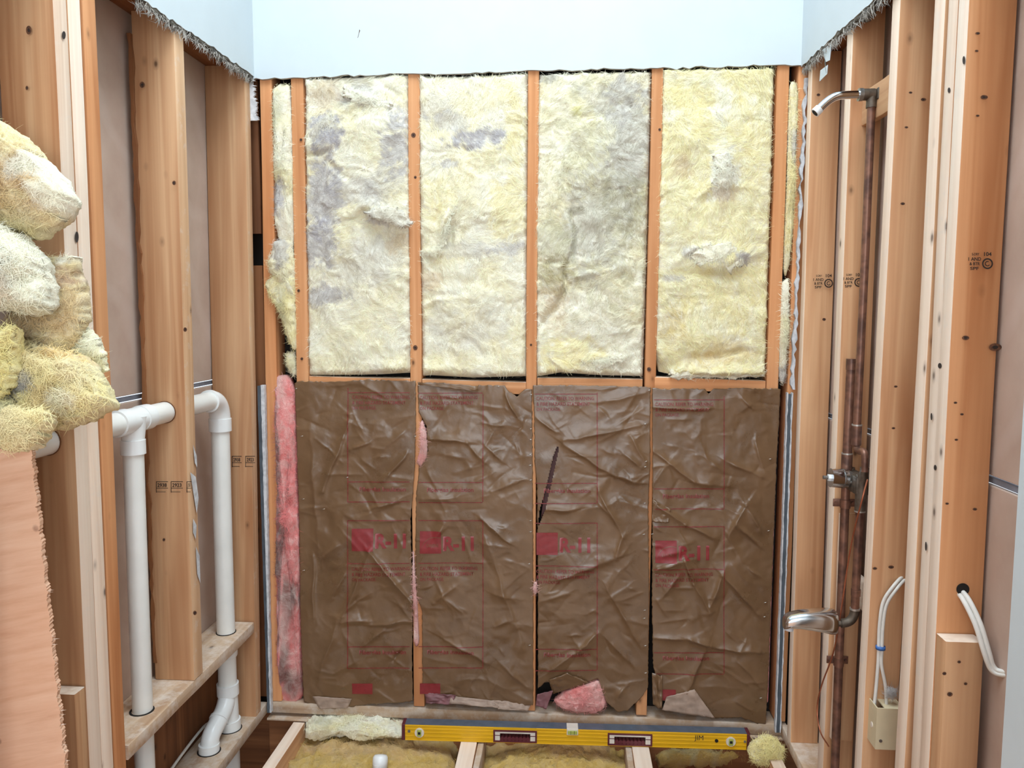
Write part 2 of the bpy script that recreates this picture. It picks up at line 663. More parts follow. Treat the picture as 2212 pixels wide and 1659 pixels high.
def strands(name, P, N, n, rng, length, width, colf, parent, spread=1.0, flow=None, lift=0.006, mat=None, curl=0.8):
    """loose fibres: thin curved ribbons lying on a surface given by points and normals"""
    idx = rng.randint(0, len(P), n)
    p = P[idx]
    nn = N[idx]
    ra = rng.normal(size=(n, 3))
    if flow is not None:
        ra = ra * spread + flow[idx] if getattr(flow, 'ndim', 1) == 2 else ra * spread + np.asarray(flow)
    d = ra - nn * (ra * nn).sum(1)[:, None]
    d /= np.linalg.norm(d, axis=1)[:, None] + 1e-9
    side = np.cross(nn, d)
    Ls = length * (0.4 + rng.rand(n) ** 2 * 1.2)
    cu = rng.normal(size=n) * curl
    lf = lift * rng.rand(n)
    pts = []
    for k, t in enumerate((-0.5, -0.17, 0.17, 0.5)):
        hgt = lf * (1 - 4 * t * t) + 0.0015 + (lf * 0.9 * (t + 0.5))
        pts.append(p + d * (t * Ls)[:, None] + side * (cu * Ls * (t * t))[:, None] + nn * hgt[:, None])
    V = np.zeros((n, 8, 3))
    wd = width * (0.6 + 0.8 * rng.rand(n))
    for k in range(4):
        ww = wd * (0.35 if k in (0, 3) else 1.0)
        V[:, 2 * k] = pts[k] - side * ww[:, None] / 2
        V[:, 2 * k + 1] = pts[k] + side * ww[:, None] / 2
    base = (np.arange(n) * 8)[:, None]
    F = np.concatenate([base + np.array(q) for q in ((0, 1, 3, 2), (2, 3, 5, 4), (4, 5, 7, 6))])
    C = colf(idx, rng)
    return mk(name, V.reshape(-1, 3), F, mat or M_STRAND, parent, smooth=True, col=np.repeat(C, 8, axis=0), kind='stuff')


def grid_faces(nu, nv, flip=False):
    i, j = np.meshgrid(np.arange(nu - 1), np.arange(nv - 1))
    a = (j * nu + i).ravel()
    q = np.stack([a, a + 1, a + nu + 1, a + nu], 1)
    return q[:, ::-1] if flip else q


def grid_normals(G):
    du = np.gradient(G, axis=1)
    dv = np.gradient(G, axis=0)
    n = np.cross(du, dv)
    return n / (np.linalg.norm(n, axis=2)[..., None] + 1e-12)


YELLOW = np.array(lin((246, 234, 184))[:3])
CREAM = np.array(lin((248, 240, 214))[:3])
STRONGY = np.array(lin((246, 228, 156))[:3])
GREYST = np.array(lin((176, 170, 168))[:3])
GREEN = np.array(lin((196, 190, 150))[:3])
TANST = np.array(lin((206, 168, 118))[:3])
DARKSPOT = np.array(lin((104, 98, 88))[:3])
PINKC = np.array(lin((232, 132, 128))[:3])
PALEP = np.array(lin((226, 176, 168))[:3])
WHITEF = np.array(lin((248, 244, 228))[:3])


def stain(col, X, Y, spots, seed):
    """soft irregular stains and painted shade: (px, py, rx, ry, colour, strength)"""
    for k, (sx, sy, rx, ry, c, s) in enumerate(spots):
        q = np.stack([X / 17.0, Y / 17.0, np.full_like(X, k * 3.1)], -1)
        w = fbm(q, 5, seed + k, gain=0.65)
        d = np.sqrt(((X - sx) / rx) ** 2 + ((Y - sy) / ry) ** 2) + 0.42 * w
        a = np.clip((1.15 - d) / 0.45, 0, 1) * s
        col = col * (1 - a[..., None]) + c * a[..., None]
    return col

# ------------------------------------------------------------------ the setting
XL, XR = -0.940, 0.916          # room-side faces of the side-wall studs
XLB, XRB = -1.080, 1.012        # face of the board behind them
ZT = 2.236                      # lower edge of the remaining drywall
CEIL = 3.45
rng0 = np.random.RandomState(5)


def slab_prism(outline, axis, t0, t1):
    """a flat polygon given by its two in-plane coordinates, extruded along axis from t0 to t1"""
    n = len(outline)
    a, b = [i for i in range(3) if i != axis]
    V = np.zeros((2 * n, 3))
    for k, (p, q) in enumerate(outline):
        V[k, a], V[k, b], V[k, axis] = p, q, t0
        V[n + k, a], V[n + k, b], V[n + k, axis] = p, q, t1
    F = [list(range(n)), [n + i for i in range(n)][::-1]] + [[i, n + i, n + (i + 1) % n, (i + 1) % n] for i in range(n)]
    return V, F


def fix_normals(o):
    bm = bmesh.new()
    bm.from_mesh(o.data)
    bmesh.ops.recalc_face_normals(bm, faces=bm.faces[:])
    bm.to_mesh(o.data)
    bm.free()
    return o


def drywall_panel(name, edge, axis, t0, t1, parent, top=CEIL):
    """edge: ragged lower edge as (along, z)"""
    pts = []
    for (a0, z0), (a1, z1) in zip(edge[:-1], edge[1:]):
        m = max(2, int(abs(a1 - a0) / 0.02))
        for i in range(m):
            t = i / m
            pts.append((a0 + (a1 - a0) * t, z0 + (z1 - z0) * t + rng0.normal() * 0.0022))
    pts.append(edge[-1])
    out = pts + [(edge[-1][0], top), (edge[0][0], top)]
    V, F = slab_prism(out, axis, t0, t1)
    n = len(out)
    fm = [0] * len(F)
    for i in range(len(F)):
        if 2 <= i < 2 + len(pts) - 1:
            fm[i] = 1
    return fix_normals(mk(name, V, F, None, parent, smooth=False, mats=[M_DRY, M_CORE], fm=fm))


wb = root('wall_back', (0, 0.1, 0), 'back wall of the alcove with white drywall above bare framing', 'wall', kind='structure')
e = [(553, 172), (620, 168), (700, 165), (790, 162), (880, 158), (940, 160), (1000, 159), (1140, 153), (1290, 150), (1420, 147), (1600, 143), (1738, 140)]
ep = at_y([p[0] for p in e], [p[1] for p in e], -0.013)
drywall_panel('upper_drywall', [(-0.96, ep[0][2])] + [(p[0], p[2]) for p in ep] + [(0.95, ep[-1][2])], 1, -0.013, 0.0, wb)
mk('sheathing', *g_box((-1.05, 0.092, -0.06), (1.0, 0.105, 2.4)), M_DARK, wb, smooth=False)  # near-black colour stands in for shade deep between the studs
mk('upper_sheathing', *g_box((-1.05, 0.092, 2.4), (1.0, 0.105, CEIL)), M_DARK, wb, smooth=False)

wl = root('wall_left', (XLB, -0.6, 0), 'left plumbing wall backed by brown gypsum board panels', 'wall', kind='structure')
mk('gypsum_board', *g_box((XLB - 0.013, -4.6, 1.201), (XLB, 0.09, 2.9), 0.002), M_BOARD, wl, smooth=False)
mk('gypsum_board', *g_box((XLB - 0.013, -4.6, 0.33), (XLB, 0.09, 1.181), 0.002), M_BOARD, wl, smooth=False)
mk('plywood_backing', *g_box((XLB - 0.013, -4.6, -0.04), (XLB, 0.09, 0.33)), M_WOOD['brown', 2], wl, smooth=False)
mk('seam_backing', *g_box((XLB - 0.012, -4.6, 1.185), (XLB - 0.003, 0.09, 1.197)), M_SEAM, wl, smooth=False)
drywall_panel('upper_drywall', [(-4.6, 2.21), (-1.2, 2.215), (-0.9, 2.218), (-0.72, 2.221), (-0.4, 2.230), (-0.2, 2.234), (-0.013, 2.238)], 0, -0.940, -0.927, wl)

wr = root('wall_right', (XRB, -0.6, 0), 'right wet wall backed by brown gypsum board panels', 'wall', kind='structure')
mk('gypsum_board', *g_box((XRB, -4.6, 1.110), (XRB + 0.013, 0.09, 2.9), 0.002), M_BOARD, wr, smooth=False)
mk('gypsum_board', *g_box((XRB, -4.6, -0.04), (XRB + 0.013, 0.09, 1.090), 0.002), M_BOARD, wr, smooth=False)
mk('seam_backing', *g_box((XRB + 0.003, -4.6, 1.094), (XRB + 0.012, 0.09, 1.106)), M_SEAM, wr, smooth=False)
drywall_panel('upper_drywall', [(-1.36, 2.19), (-0.9, 2.20), (-0.635, 2.212), (-0.4, 2.224), (-0.2, 2.232), (-0.013, 2.236)], 0, 0.903, 0.916, wr)
drywall_panel('near_drywall', [(-4.6, -0.03), (-1.372, -0.03)], 0, 0.903, 0.916, wr)

fl = root('floor', (0, -2.8, -0.06), 'plywood subfloor that stops short of the open joists', 'floor', kind='structure')
mk('subfloor_sheet', *g_box((-1.09, -4.6, -0.06), (1.02, -1.35, -0.04), 0.002), M_PLY, fl, smooth=False)
mk('crawlspace_board', *g_box((-1.3, -1.6, -0.40), (1.2, 0.1, -0.385)), M_WOOD['brown', 0], fl, smooth=False)
mk('crawlspace_board', *g_box((-1.3, -1.6, -0.39), (-1.28, 0.1, -0.045)), M_WOOD['brown', 1], fl, smooth=False)
mk('crawlspace_board', *g_box((1.18, -1.6, -0.39), (1.2, 0.1, -0.045)), M_WOOD['brown', 1], fl, smooth=False)
mk('crawlspace_board', *g_box((-1.3, 0.09, -0.40), (1.2, 0.105, -0.0605)), M_WOOD['brown', 0], fl, smooth=False)

ce = root('ceiling', (0, -2.3, CEIL), 'white ceiling around a skylight opening', 'ceiling', kind='structure')
for lo, hi in (((-1.1, -4.6, CEIL), (-0.8, 0.1, CEIL + 0.02)), ((0.8, -4.6, CEIL), (1.1, 0.1, CEIL + 0.02)),
               ((-0.8, -0.45, CEIL), (0.8, 0.1, CEIL + 0.02)), ((-0.8, -4.6, CEIL), (0.8, -2.3, CEIL + 0.02))):
    mk('ceiling_panel', *g_box(lo, hi), M_DRY, ce, smooth=False)
for lo, hi in (((-0.82, -2.32, CEIL + 0.02), (-0.8, -0.43, 4.2)), ((0.8, -2.32, CEIL + 0.02), (0.82, -0.43, 4.2)), ((-0.8, -0.45, CEIL + 0.02), (0.8, -0.43, 4.2)), ((-0.8, -2.32, CEIL + 0.02), (0.8, -2.3, 4.2))):
    mk('shaft_panel', *g_box(lo, hi), M_DRY, ce, smooth=False)


# ------------------------------------------------------------------ framing timber
GL, GR, GB = 'studs of the left wall', 'studs of the right wall', 'studs of the back wall'
FL, FR = (0, 1), (0, -1)
stud_L1 = timber('wall_stud', (-1.078, -0.112, 0.0), (XL, -0.066, 2.262), 2, 'tan', 'tan stud in the back left corner beside the elbowed white vent pipe', 'stud', GL, (0, 1, 'light'), shift=(0, 0.050, 0))
stud_L2 = timber('wall_stud', (-1.060, -0.553, 0.349), (XL, -0.497, 2.262), 2, 'tan', 'tan stud pierced by the horizontal white pipe and standing on the ledge board', 'stud', GL, (0, 1, 'light'), shift=(0, 0.008, 0))
stud_L3 = timber('wall_stud', (-1.060, -0.958, 0.0), (XL - 0.004, -0.908, 2.262), 2, 'orange', 'orange stud beside the white tee fitting, next to the pale doubled stud', 'stud', GL, (0, 1, 'orange'), shift=(0, 0.004, 0))
stud_L4 = timber('wall_stud', (-1.068, -1.066, 0.0), (XL, -1.0190, 2.262), 2, 'tan', 'nearer half of the doubled stud behind the heaped yellow insulation', 'stud', GL, FL, shift=(0, 0.006, 0))
stud_L5 = timber('wall_stud', (-1.068, -1.0178, 0.0), (XL, -0.972, 2.262), 2, 'tan', 'farther half of the doubled stud behind the heaped yellow insulation', 'stud', GL, FL, shift=(0, 0.006, 0))
timber('wall_stud', (-1.068, -1.478, 0.0), (XL, -1.432, 2.262), 2, 'tan', 'stud of the left wall nearest the room, beyond the insulation heap', 'stud', GL, FL)
timber('ledge_board', (-1.079, -0.907, 0.311), (XL, -0.113, 0.3485), 1, 'dusty', 'dusty horizontal ledge board with two white pipes passing through', 'board')
timber('top_plate', (-1.079, -4.5, 2.2630), (XL - 0.001, -0.001, 2.300), 1, 'brown', 'dark top plate above the left wall studs', 'plate')
timber('bottom_plate', (-1.079, -4.5, -0.038), (XL, -0.006, 0.0), 1, 'dusty', 'dusty bottom plate under the left wall pipes', 'plate')
timber('cripple_stud', (-1.03, -1.106, 0.0), (XL, -1.068, 0.583), 2, 'tan', 'short cripple stud beside the plywood sheet with a dusty cut top', 'stud', None, (2, 1))

stud_R1 = timber('wall_stud', (XR, -0.121, -0.008), (1.006, -0.078, 2.262), 2, 'tan', 'tan stud in the back right corner behind the tub spout', 'stud', GR, FR, shift=(0, 0.034, 0))
stud_R2 = timber('wall_stud', (XR, -0.448, -0.008), (1.000, -0.400, 2.262), 2, 'tan', 'tan stud directly behind the copper shower riser', 'stud', GR, FR, shift=(0, -0.004, 0))
stud_R3 = timber('wall_stud', (XR, -0.735, -0.008), (1.000, -0.688, 2.262), 2, 'tan', 'broad tan stud that carries the beige electrical box', 'stud', GR, FR, shift=(0, -0.022, 0))
stud_R4 = timber('wall_stud', (XR, -0.978, -0.008), (1.000, -0.928, 2.262), 2, 'tan', 'narrow-looking stud just behind the pale doubled stud of the right wall', 'stud', GR, FR, shift=(0, -0.008, 0))
stud_R5 = timber('wall_stud', (XR, -1.0445, -0.008), (1.006, -1.003, 2.262), 2, 'tan', 'farther half of the pale doubled stud of the right wall', 'stud', GR, FR)
stud_R6 = timber('wall_stud', (XR, -1.088, -0.008), (1.006, -1.0455, 2.262), 2, 'orange', 'nearer half of the doubled stud with white cables leaving its hole', 'stud', GR, FR)
timber('top_plate', (XR + 0.001, -4.5, 2.263), (XRB - 0.001, -0.001, 2.300), 1, 'brown', 'dark top plate above the right wall studs', 'plate')
timber('bottom_plate', (XR, -1.35, -0.047), (XRB - 0.001, -0.006, -0.009), 1, 'dusty', 'dusty bottom plate under the right wall copper pipes', 'plate')
timber('cripple_stud', (XR, -1.132, -0.008), (0.990, -1.090, 0.780), 2, 'tan', 'short cripple stud with a white dusty cut top and screw holes', 'stud', None, (2, 1, 'dusty'))
timber('backing_block', (0.948, -0.733, 1.945), (0.968, -0.4525, 2.035), 1, 'tan', 'flat wood backing block behind the shower arm fitting', 'block')
timber('backing_board', (0.930, -0.474, 0.20), (0.990, -0.4525, 0.870), 2, 'tan', 'vertical backing board behind the clamped copper supply pipe', 'board', None, FR)
timber('backing_block', (0.968, -0.6855, 0.620), (0.990, -0.478, 0.70), 1, 'pale', 'small pale block behind the tub spout drop pipe', 'block')

stud_BC = timber('wall_stud', (-0.930, 0.0, 0.004), (-0.888, 0.089, 2.262), 2, 'orange', 'back wall corner stud left of the pink insulation strip', 'stud', GB, shift=(0.016, 0, 0))
stud_BA = timber('wall_stud', (-0.806, 0.0, 0.004), (-0.762, 0.089, 2.262), 2, 'orange', 'first full stud of the back wall, left of the greyest torn batt', 'stud', GB)
stud_BB = timber('wall_stud', (-0.397, 0.0, 0.004), (-0.357, 0.089, 2.262), 2, 'orange', 'back wall stud between the greyest torn batt and the flap-marked batt', 'stud', GB)
stud_B2 = timber('wall_stud', (0.010, 0.0, 0.004), (0.047, 0.089, 2.262), 2, 'orange', 'middle stud of the back wall, left of the olive-stained batt', 'stud', GB)
stud_BD = timber('wall_stud', (0.4105, 0.0, 0.004), (0.448, 0.089, 2.262), 2, 'orange', 'back wall stud between the olive-stained batt and the clean yellow batt', 'stud', GB, shift=(0.013, 0, 0))
stud_BE = timber('wall_stud', (0.826, 0.0, 0.0), (0.866, 0.089, 2.262), 2, 'orange', 'back wall stud at the far side of the clean yellow batt', 'stud', GB, shift=(0.004, 0, 0))
stud_BF = timber('wall_stud', (0.8985, 0.0, 0.0), (0.934, 0.089, 2.262), 2, 'orange', 'back wall corner stud beside the thin upright insulation sliver', 'stud', GB)
for lo, hi, sh, lb in (((-0.7605, 0.0, 1.168), (-0.398, 0.086, 1.209), (0, 0, -0.005), 'fire block below the greyest torn batt'),
                       ((-0.3555, 0.0, 1.160), (0.009, 0.086, 1.203), (0, 0, -0.010), 'fire block with a knot below the flap-marked batt'),
                       ((0.0485, 0.0, 1.168), (0.4105, 0.086, 1.210), (0, 0, 0), 'fire block below the olive-stained batt'),
                       ((0.4520, 0.0, 1.172), (0.8255, 0.086, 1.216), (0, 0, -0.008), 'fire block below the clean yellow batt')):
    timber('fire_block', lo, hi, 0, 'orange', lb, 'block', 'fire blocks of the back wall', (2, 1), shift=sh)
timber('bottom_plate', (-0.938, -0.006, -0.038), (0.935, 0.089, 0.003), 0, 'dusty', 'bottom plate of the back wall behind the yellow level', 'plate', shift=(0, 0, -0.012))
timber('subfloor_edge', (-0.938, -0.022, -0.060), (0.935, 0.090, -0.0520), 0, 'dusty', 'thin broken subfloor edge below the back bottom plate', 'board')
timber('corner_filler_board', (-0.990, 0.030, 1.712), (-0.934, 0.050, 2.262), 2, 'brown', 'upper brown filler board above the dark gap in the corner', 'board')
timber('corner_filler_board', (-0.990, 0.030, 0.004), (-0.9335, 0.050, 1.600), 2, 'brown', 'lower brown filler board below the dark gap in the corner', 'board')

# floor joists (they run towards the camera)
for x0, x1, lb in ((-0.840, -0.797, 'floor joist beside the empty dark bay at the left'),
                   (-0.207, -0.150, 'floor joist under the middle of the yellow level'),
                   (0.388, 0.447, 'floor joist under the far half of the yellow level'),
                   (0.845, 0.888, 'floor joist beside the loose yellow tuft in the corner')):
    timber('floor_joist', (x0, -1.6, -0.30), (x1, -0.024, -0.0615), 1, 'tan', lb, 'joist', 'open floor joists', (2, 1))
timber('joist_packer', (-0.149, -1.2, -0.16), (-0.128, -0.03, -0.0655), 1, 'dusty', 'thin grey packing strip beside the middle joist', 'board')
timber('joist_packer', (0.366, -1.2, -0.16), (0.387, -0.03, -0.0655), 1, 'dusty', 'thin grey packing strip beside the joist under the level', 'board')
timber('floor_nailer', (0.449, -0.262, -0.14), (0.843, -0.222, -0.078), 0, 'pale', 'pale nailer board between the last two joists', 'board', None, (2, 1))
timber('rim_board', (-0.938, 0.0, -0.30), (0.935, 0.035, -0.0615), 0, 'brown', 'dark rim board behind the open floor joists', 'board')

# strips of old wall board left in the corners
st = root('corner_drywall_strip', (-0.93, -0.01, 0.0), 'grey cut drywall strip standing in the back left corner', 'drywall strip')
pl = at_y([556, 575], [830, 830], -0.016)
qx = at_y([574, 583], [1535, 1535], -0.016)
def strip(nm, xa, xb, za, zb, y0, y1, mat, par, jag=0.0):
    n = 60
    V, F = [], []
    for i in range(n + 1):
        t = i / n
        z = za + (zb - za) * t
        x0 = xa[0] + (xa[1] - xa[0]) * t + rng0.normal() * jag
        x1 = xb[0] + (xb[1] - xb[0]) * t + rng0.normal() * jag
        V += [(x0, y0, z), (x1, y0, z), (x1, y1, z), (x0, y1, z)]
    for i in range(n):
        for k in range(4):
            F.append([i * 4 + k, i * 4 + (k + 1) % 4, i * 4 + 4 + (k + 1) % 4, i * 4 + 4 + k])
    F += [[0, 3, 2, 1], [n * 4, n * 4 + 1, n * 4 + 2, n * 4 + 3]]
    return fix_normals(mk(nm, V, F, mat, par, smooth=False))
strip('board_edge', (-0.9345, -0.9400), (-0.9265, -0.9290), -0.03, 1.175, -0.026, -0.0065, M_FOIL, st, 0.0004)
strip('paper_edge', (-0.9260, -0.9285), (-0.9205, -0.9150), -0.03, 1.178, -0.024, -0.0065, M_PLASTERW, st, 0.0006)
st = root('corner_drywall_strip', (0.89, -0.01, 0.0), 'dark cut drywall strip with white edges in the back right corner', 'drywall strip')
strip('board_edge', (0.8960, 0.8960), (0.9070, 0.9065), -0.03, 1.165, -0.022, -0.0065, M_FOIL, st, 0.0004)
strip('paper_edge', (0.8920, 0.8925), (0.8955, 0.8957), -0.03, 1.17, -0.024, -0.0065, M_PLASTERW, st, 0.0006)
strip('paper_edge', (0.9075, 0.9070), (0.9110, 0.9120), -0.03, 1.17, -0.024, -0.0065, M_PLASTERW, st, 0.0008)
st = root('torn_plaster_strip', (0.91, -0.01, 1.2), 'ragged white torn plaster edge above the dark strip in the right corner', 'plaster')
strip('ragged_edge', (0.907, 0.914), (0.9145, 0.922), 1.18, 2.20, -0.02, -0.0065, M_PLASTERW, st, 0.003)
st = root('torn_corner_paper', (-0.93, -0.01, 2.09), 'crumpled grey paper scrap hanging in the top left corner', 'paper')
strip('paper_scrap', (-0.945, -0.955), (-0.916, -0.928), 2.09, 2.235, -0.02, -0.012, M_PLASTERW, st, 0.004)


strip('wane_edge', (-1.0640, -1.0640), (-1.0540, -1.0545), 0.40, 2.20, -0.5560, -0.5400, M_WOOD['brown', 2], stud_L2, 0.0022)


def knot(par, px, py, rpx, axis, plane, sq=1.0, mat=None):
    """a round knot or nail hole flush with a timber face"""
    t = np.linspace(0, 2 * math.pi, 15, endpoint=False)
    x, y = px + rpx * np.cos(t), py + rpx * sq * np.sin(t)
    V = at_y(x, y, plane) if axis == 1 else at_x(x, y, plane)
    mk('knot', V, [list(range(15))], mat or M_KNOT, par, smooth=False)
    V = at_y(px + rpx * 0.45 * np.cos(t), py + rpx * 0.45 * sq * np.sin(t), plane - 0.0004 if axis == 1 else plane)
    if axis == 1:
        mk('knot_heart', V, [list(range(15))], M_INK, par, smooth=False)


M_KNOT = plain('knot_brown', (112, 72, 48), 0.8, scale=200, c2=(70, 42, 28))
for par, px, py, r in ((stud_BB, 893, 292, 5), (stud_BB, 897, 383, 3), (stud_BB, 897, 751, 5), (stud_BD, 1402, 798, 4.5), (stud_BD, 1425, 280, 3), (stud_BA, 650, 302, 3), (stud_BA, 645, 628, 3), (stud_B2, 1147, 745, 2.5), (stud_BA, 652, 775, 3)):
    knot(par, px, py, r, 1, -0.0024, 1.1)
for px, py, r in ((307, 183, 5.5), (376, 395, 4), (400, 712, 4), (354, 1166, 3), (421, 1324, 4)):
    knot(stud_L2, px, py, r, 1, -0.5562, 1.2)
for px, py, r in ((1780, 690, 4), (1768, 205, 4)):
    knot(stud_R1, px, py, r, 1, -0.1240, 0.8)
for px, py, r in ((1967, 200, 4), (1958, 275, 4), (1995, 215, 6), (1950, 440, 5), (1935, 835, 4), (1930, 925, 4), (1925, 1225, 6), (1890, 1228, 5)):
    knot(stud_R3, px, py, r, 1, -0.7600, 0.6)
for px, py, r in ((2112, 72, 5), (2110, 110, 4), (2112, 250, 4), (2126, 210, 8), (2086, 730, 8), (2150, 750, 14), (2064, 870, 4), (2078, 895, 4), (2066, 950, 4), (2106, 1100, 5), (2046, 1088, 4)):
    knot(stud_R6, px, py, r, 1, -1.0912, 0.6)
for px, py, r in ((2072, 1430, 4), (2040, 1455, 4.5), (2086, 1477, 4), (2052, 1500, 6)):
    knot(bpy.data.objects['cripple_stud.001'], px, py, r, 1, -1.1345, 0.8)
for px, py, r in ((62, 65, 6), (58, 190, 3)):
    knot(stud_L4, px, py, r, 1, -1.0690, 1.6)
for px, py, r, q in ((138, 76, 4, 2.2), (157, 453, 5, 2.4), (166, 512, 4, 3.0), (148, 400, 2.5, 1.2)):
    knot(stud_L4, px, py, r, 0, XL + 0.0022, q, M_INK)
for px, py, r, q in ((2082, 130, 3, 3.0), (2050, 195, 3, 2.0), (2030, 790, 4, 1.5), (2012, 900, 2, 4.0), (2020, 1010, 3, 2.0), (2000, 1180, 2, 5.0)):
    knot(stud_R6, px, py, r, 0, XR - 0.0022, q, M_INK)
for pts in ([(424, 960), (432, 985), (433, 1010), (428, 1000)], [(418, 1020), (430, 1030), (436, 1075), (432, 1110), (424, 1060)], [(424, 1120), (432, 1135), (430, 1165), (424, 1150)], [(430, 1180), (438, 1200), (440, 1260), (433, 1240)]):
    P_ = np.array(pts, float) - [7, 0]
    mk('plaster_smear', at_x(P_[:, 0], P_[:, 1], XL + 0.0022), [list(range(len(pts)))], M_PLASTERW, stud_L2, smooth=False)
P_ = at_y(np.array([776., 778, 776, 773, 772, 775]), np.array([63., 66, 72, 82, 82, 72]), -0.0134)
mk('scuff_mark', P_, [list(range(6))], M_PEN, wb, smooth=False)


# lumber grade stamps and holes
def stamp_text(body, px, py, hpx, wpx, Y, parent, mat=M_INK, bold=0.02, name='grade_stamp'):
    V, F = text_mesh(body, bold)
    mn, mx = V.min(0), V.max(0)
    x = px + (V[:, 0] - mn[0]) / (mx[0] - mn[0]) * wpx
    y = py - (V[:, 1] - mn[1]) / (mx[1] - mn[1] + 1e-9) * hpx
    return mk(name, at_y(x, y, Y), F, mat, parent, smooth=False)


def stamp_ring(px, py, r0, r1, Y, parent, a0=0, a1=360):
    t = np.radians(np.linspace(a0, a1, 25))
    x = np.concatenate([px + r0 * np.cos(t), px + r1 * np.cos(t)])
    y = np.concatenate([py + r0 * np.sin(t), py + r1 * np.sin(t)])
    F = [[i, i + 1, 26 + i, 25 + i] for i in range(24)]
    return mk('grade_stamp', at_y(x, y, Y), F, M_INK, parent, smooth=False)


for (x0, y0, s, par, Y) in ((1757, 598, 1.0, stud_R1, -0.1035), (1822, 596, 1.0, stud_R2, -0.4530), (2092, 552, 1.25, stud_R6, -1.0910)):
    stamp_text('S-DRY', x0 + 6 * s, y0, 4.5 * s, 13 * s, Y, par)
    stamp_text('1 AND', x0, y0 + 9 * s, 6 * s, 22 * s, Y, par)
    stamp_text('& BTR', x0 + 2 * s, y0 + 17 * s, 5.5 * s, 18 * s, Y, par)
    stamp_text('SPF', x0 + 3 * s, y0 + 25 * s, 5.5 * s, 15 * s, Y, par)
    stamp_text('104', x0 + 27 * s, y0 + 1 * s, 7 * s, 13 * s, Y, par)
    stamp_ring(x0 + 33 * s, y0 + 14 * s, 7 * s, 9.5 * s, Y, par)
    stamp_ring(x0 + 33 * s, y0 + 14 * s, 3 * s, 4.5 * s, Y, par, 30, 300)
for (xs, y0, par, Y) in (((337, 369, 403), 1040, stud_L2, -0.5530), ((501, 530), 985, stud_L1, -0.0925)):
    for k, x in enumerate(xs):
        w = 26 if k < 2 else 11
        if par is stud_L1:
            w = 21
        for (a, b, cx, d) in ((x, y0, x + w, y0 + 1.3), (x, y0, x + 1.3, y0 + 24), (x, y0 + 14, x + w, y0 + 15), (x, y0 + 22, x + w * 0.8, y0 + 23)):
            mk('grade_stamp', at_y([a, cx, cx, a], [b, b, d, d], Y), [[0, 1, 2, 3]], M_INK, par, smooth=False)
        stamp_text('2938' if k % 2 == 0 else '2923', x + 3, y0 + 12, 8, w - 6, Y, par)


# ------------------------------------------------------------------ yellow batts between the back wall studs
def poly_interp(pts):
    pts = np.array(sorted(pts), float)
    return lambda s: np.interp(s, pts[:, 0], pts[:, 1])


def bump_g(X, Y, x, y, rx, ry, ang=0.0):
    c, s = math.cos(math.radians(ang)), math.sin(math.radians(ang))
    u = (X - x) * c + (Y - y) * s
    v = -(X - x) * s + (Y - y) * c
    return np.exp(-(u / rx) ** 2 - (v / ry) ** 2)


def seg_dist(X, Y, x0, y0, x1, y1):
    dx, dy = x1 - x0, y1 - y0
    L2 = dx * dx + dy * dy + 1e-9
    t = np.clip(((X - x0) * dx + (Y - y0) * dy) / L2, 0, 1)
    ex, ey = X - (x0 + t * dx), Y - (y0 + t * dy)
    sgn = np.sign((X - x0) * dy - (Y - y0) * dx)
    return np.sqrt(ex * ex + ey * ey), t, sgn


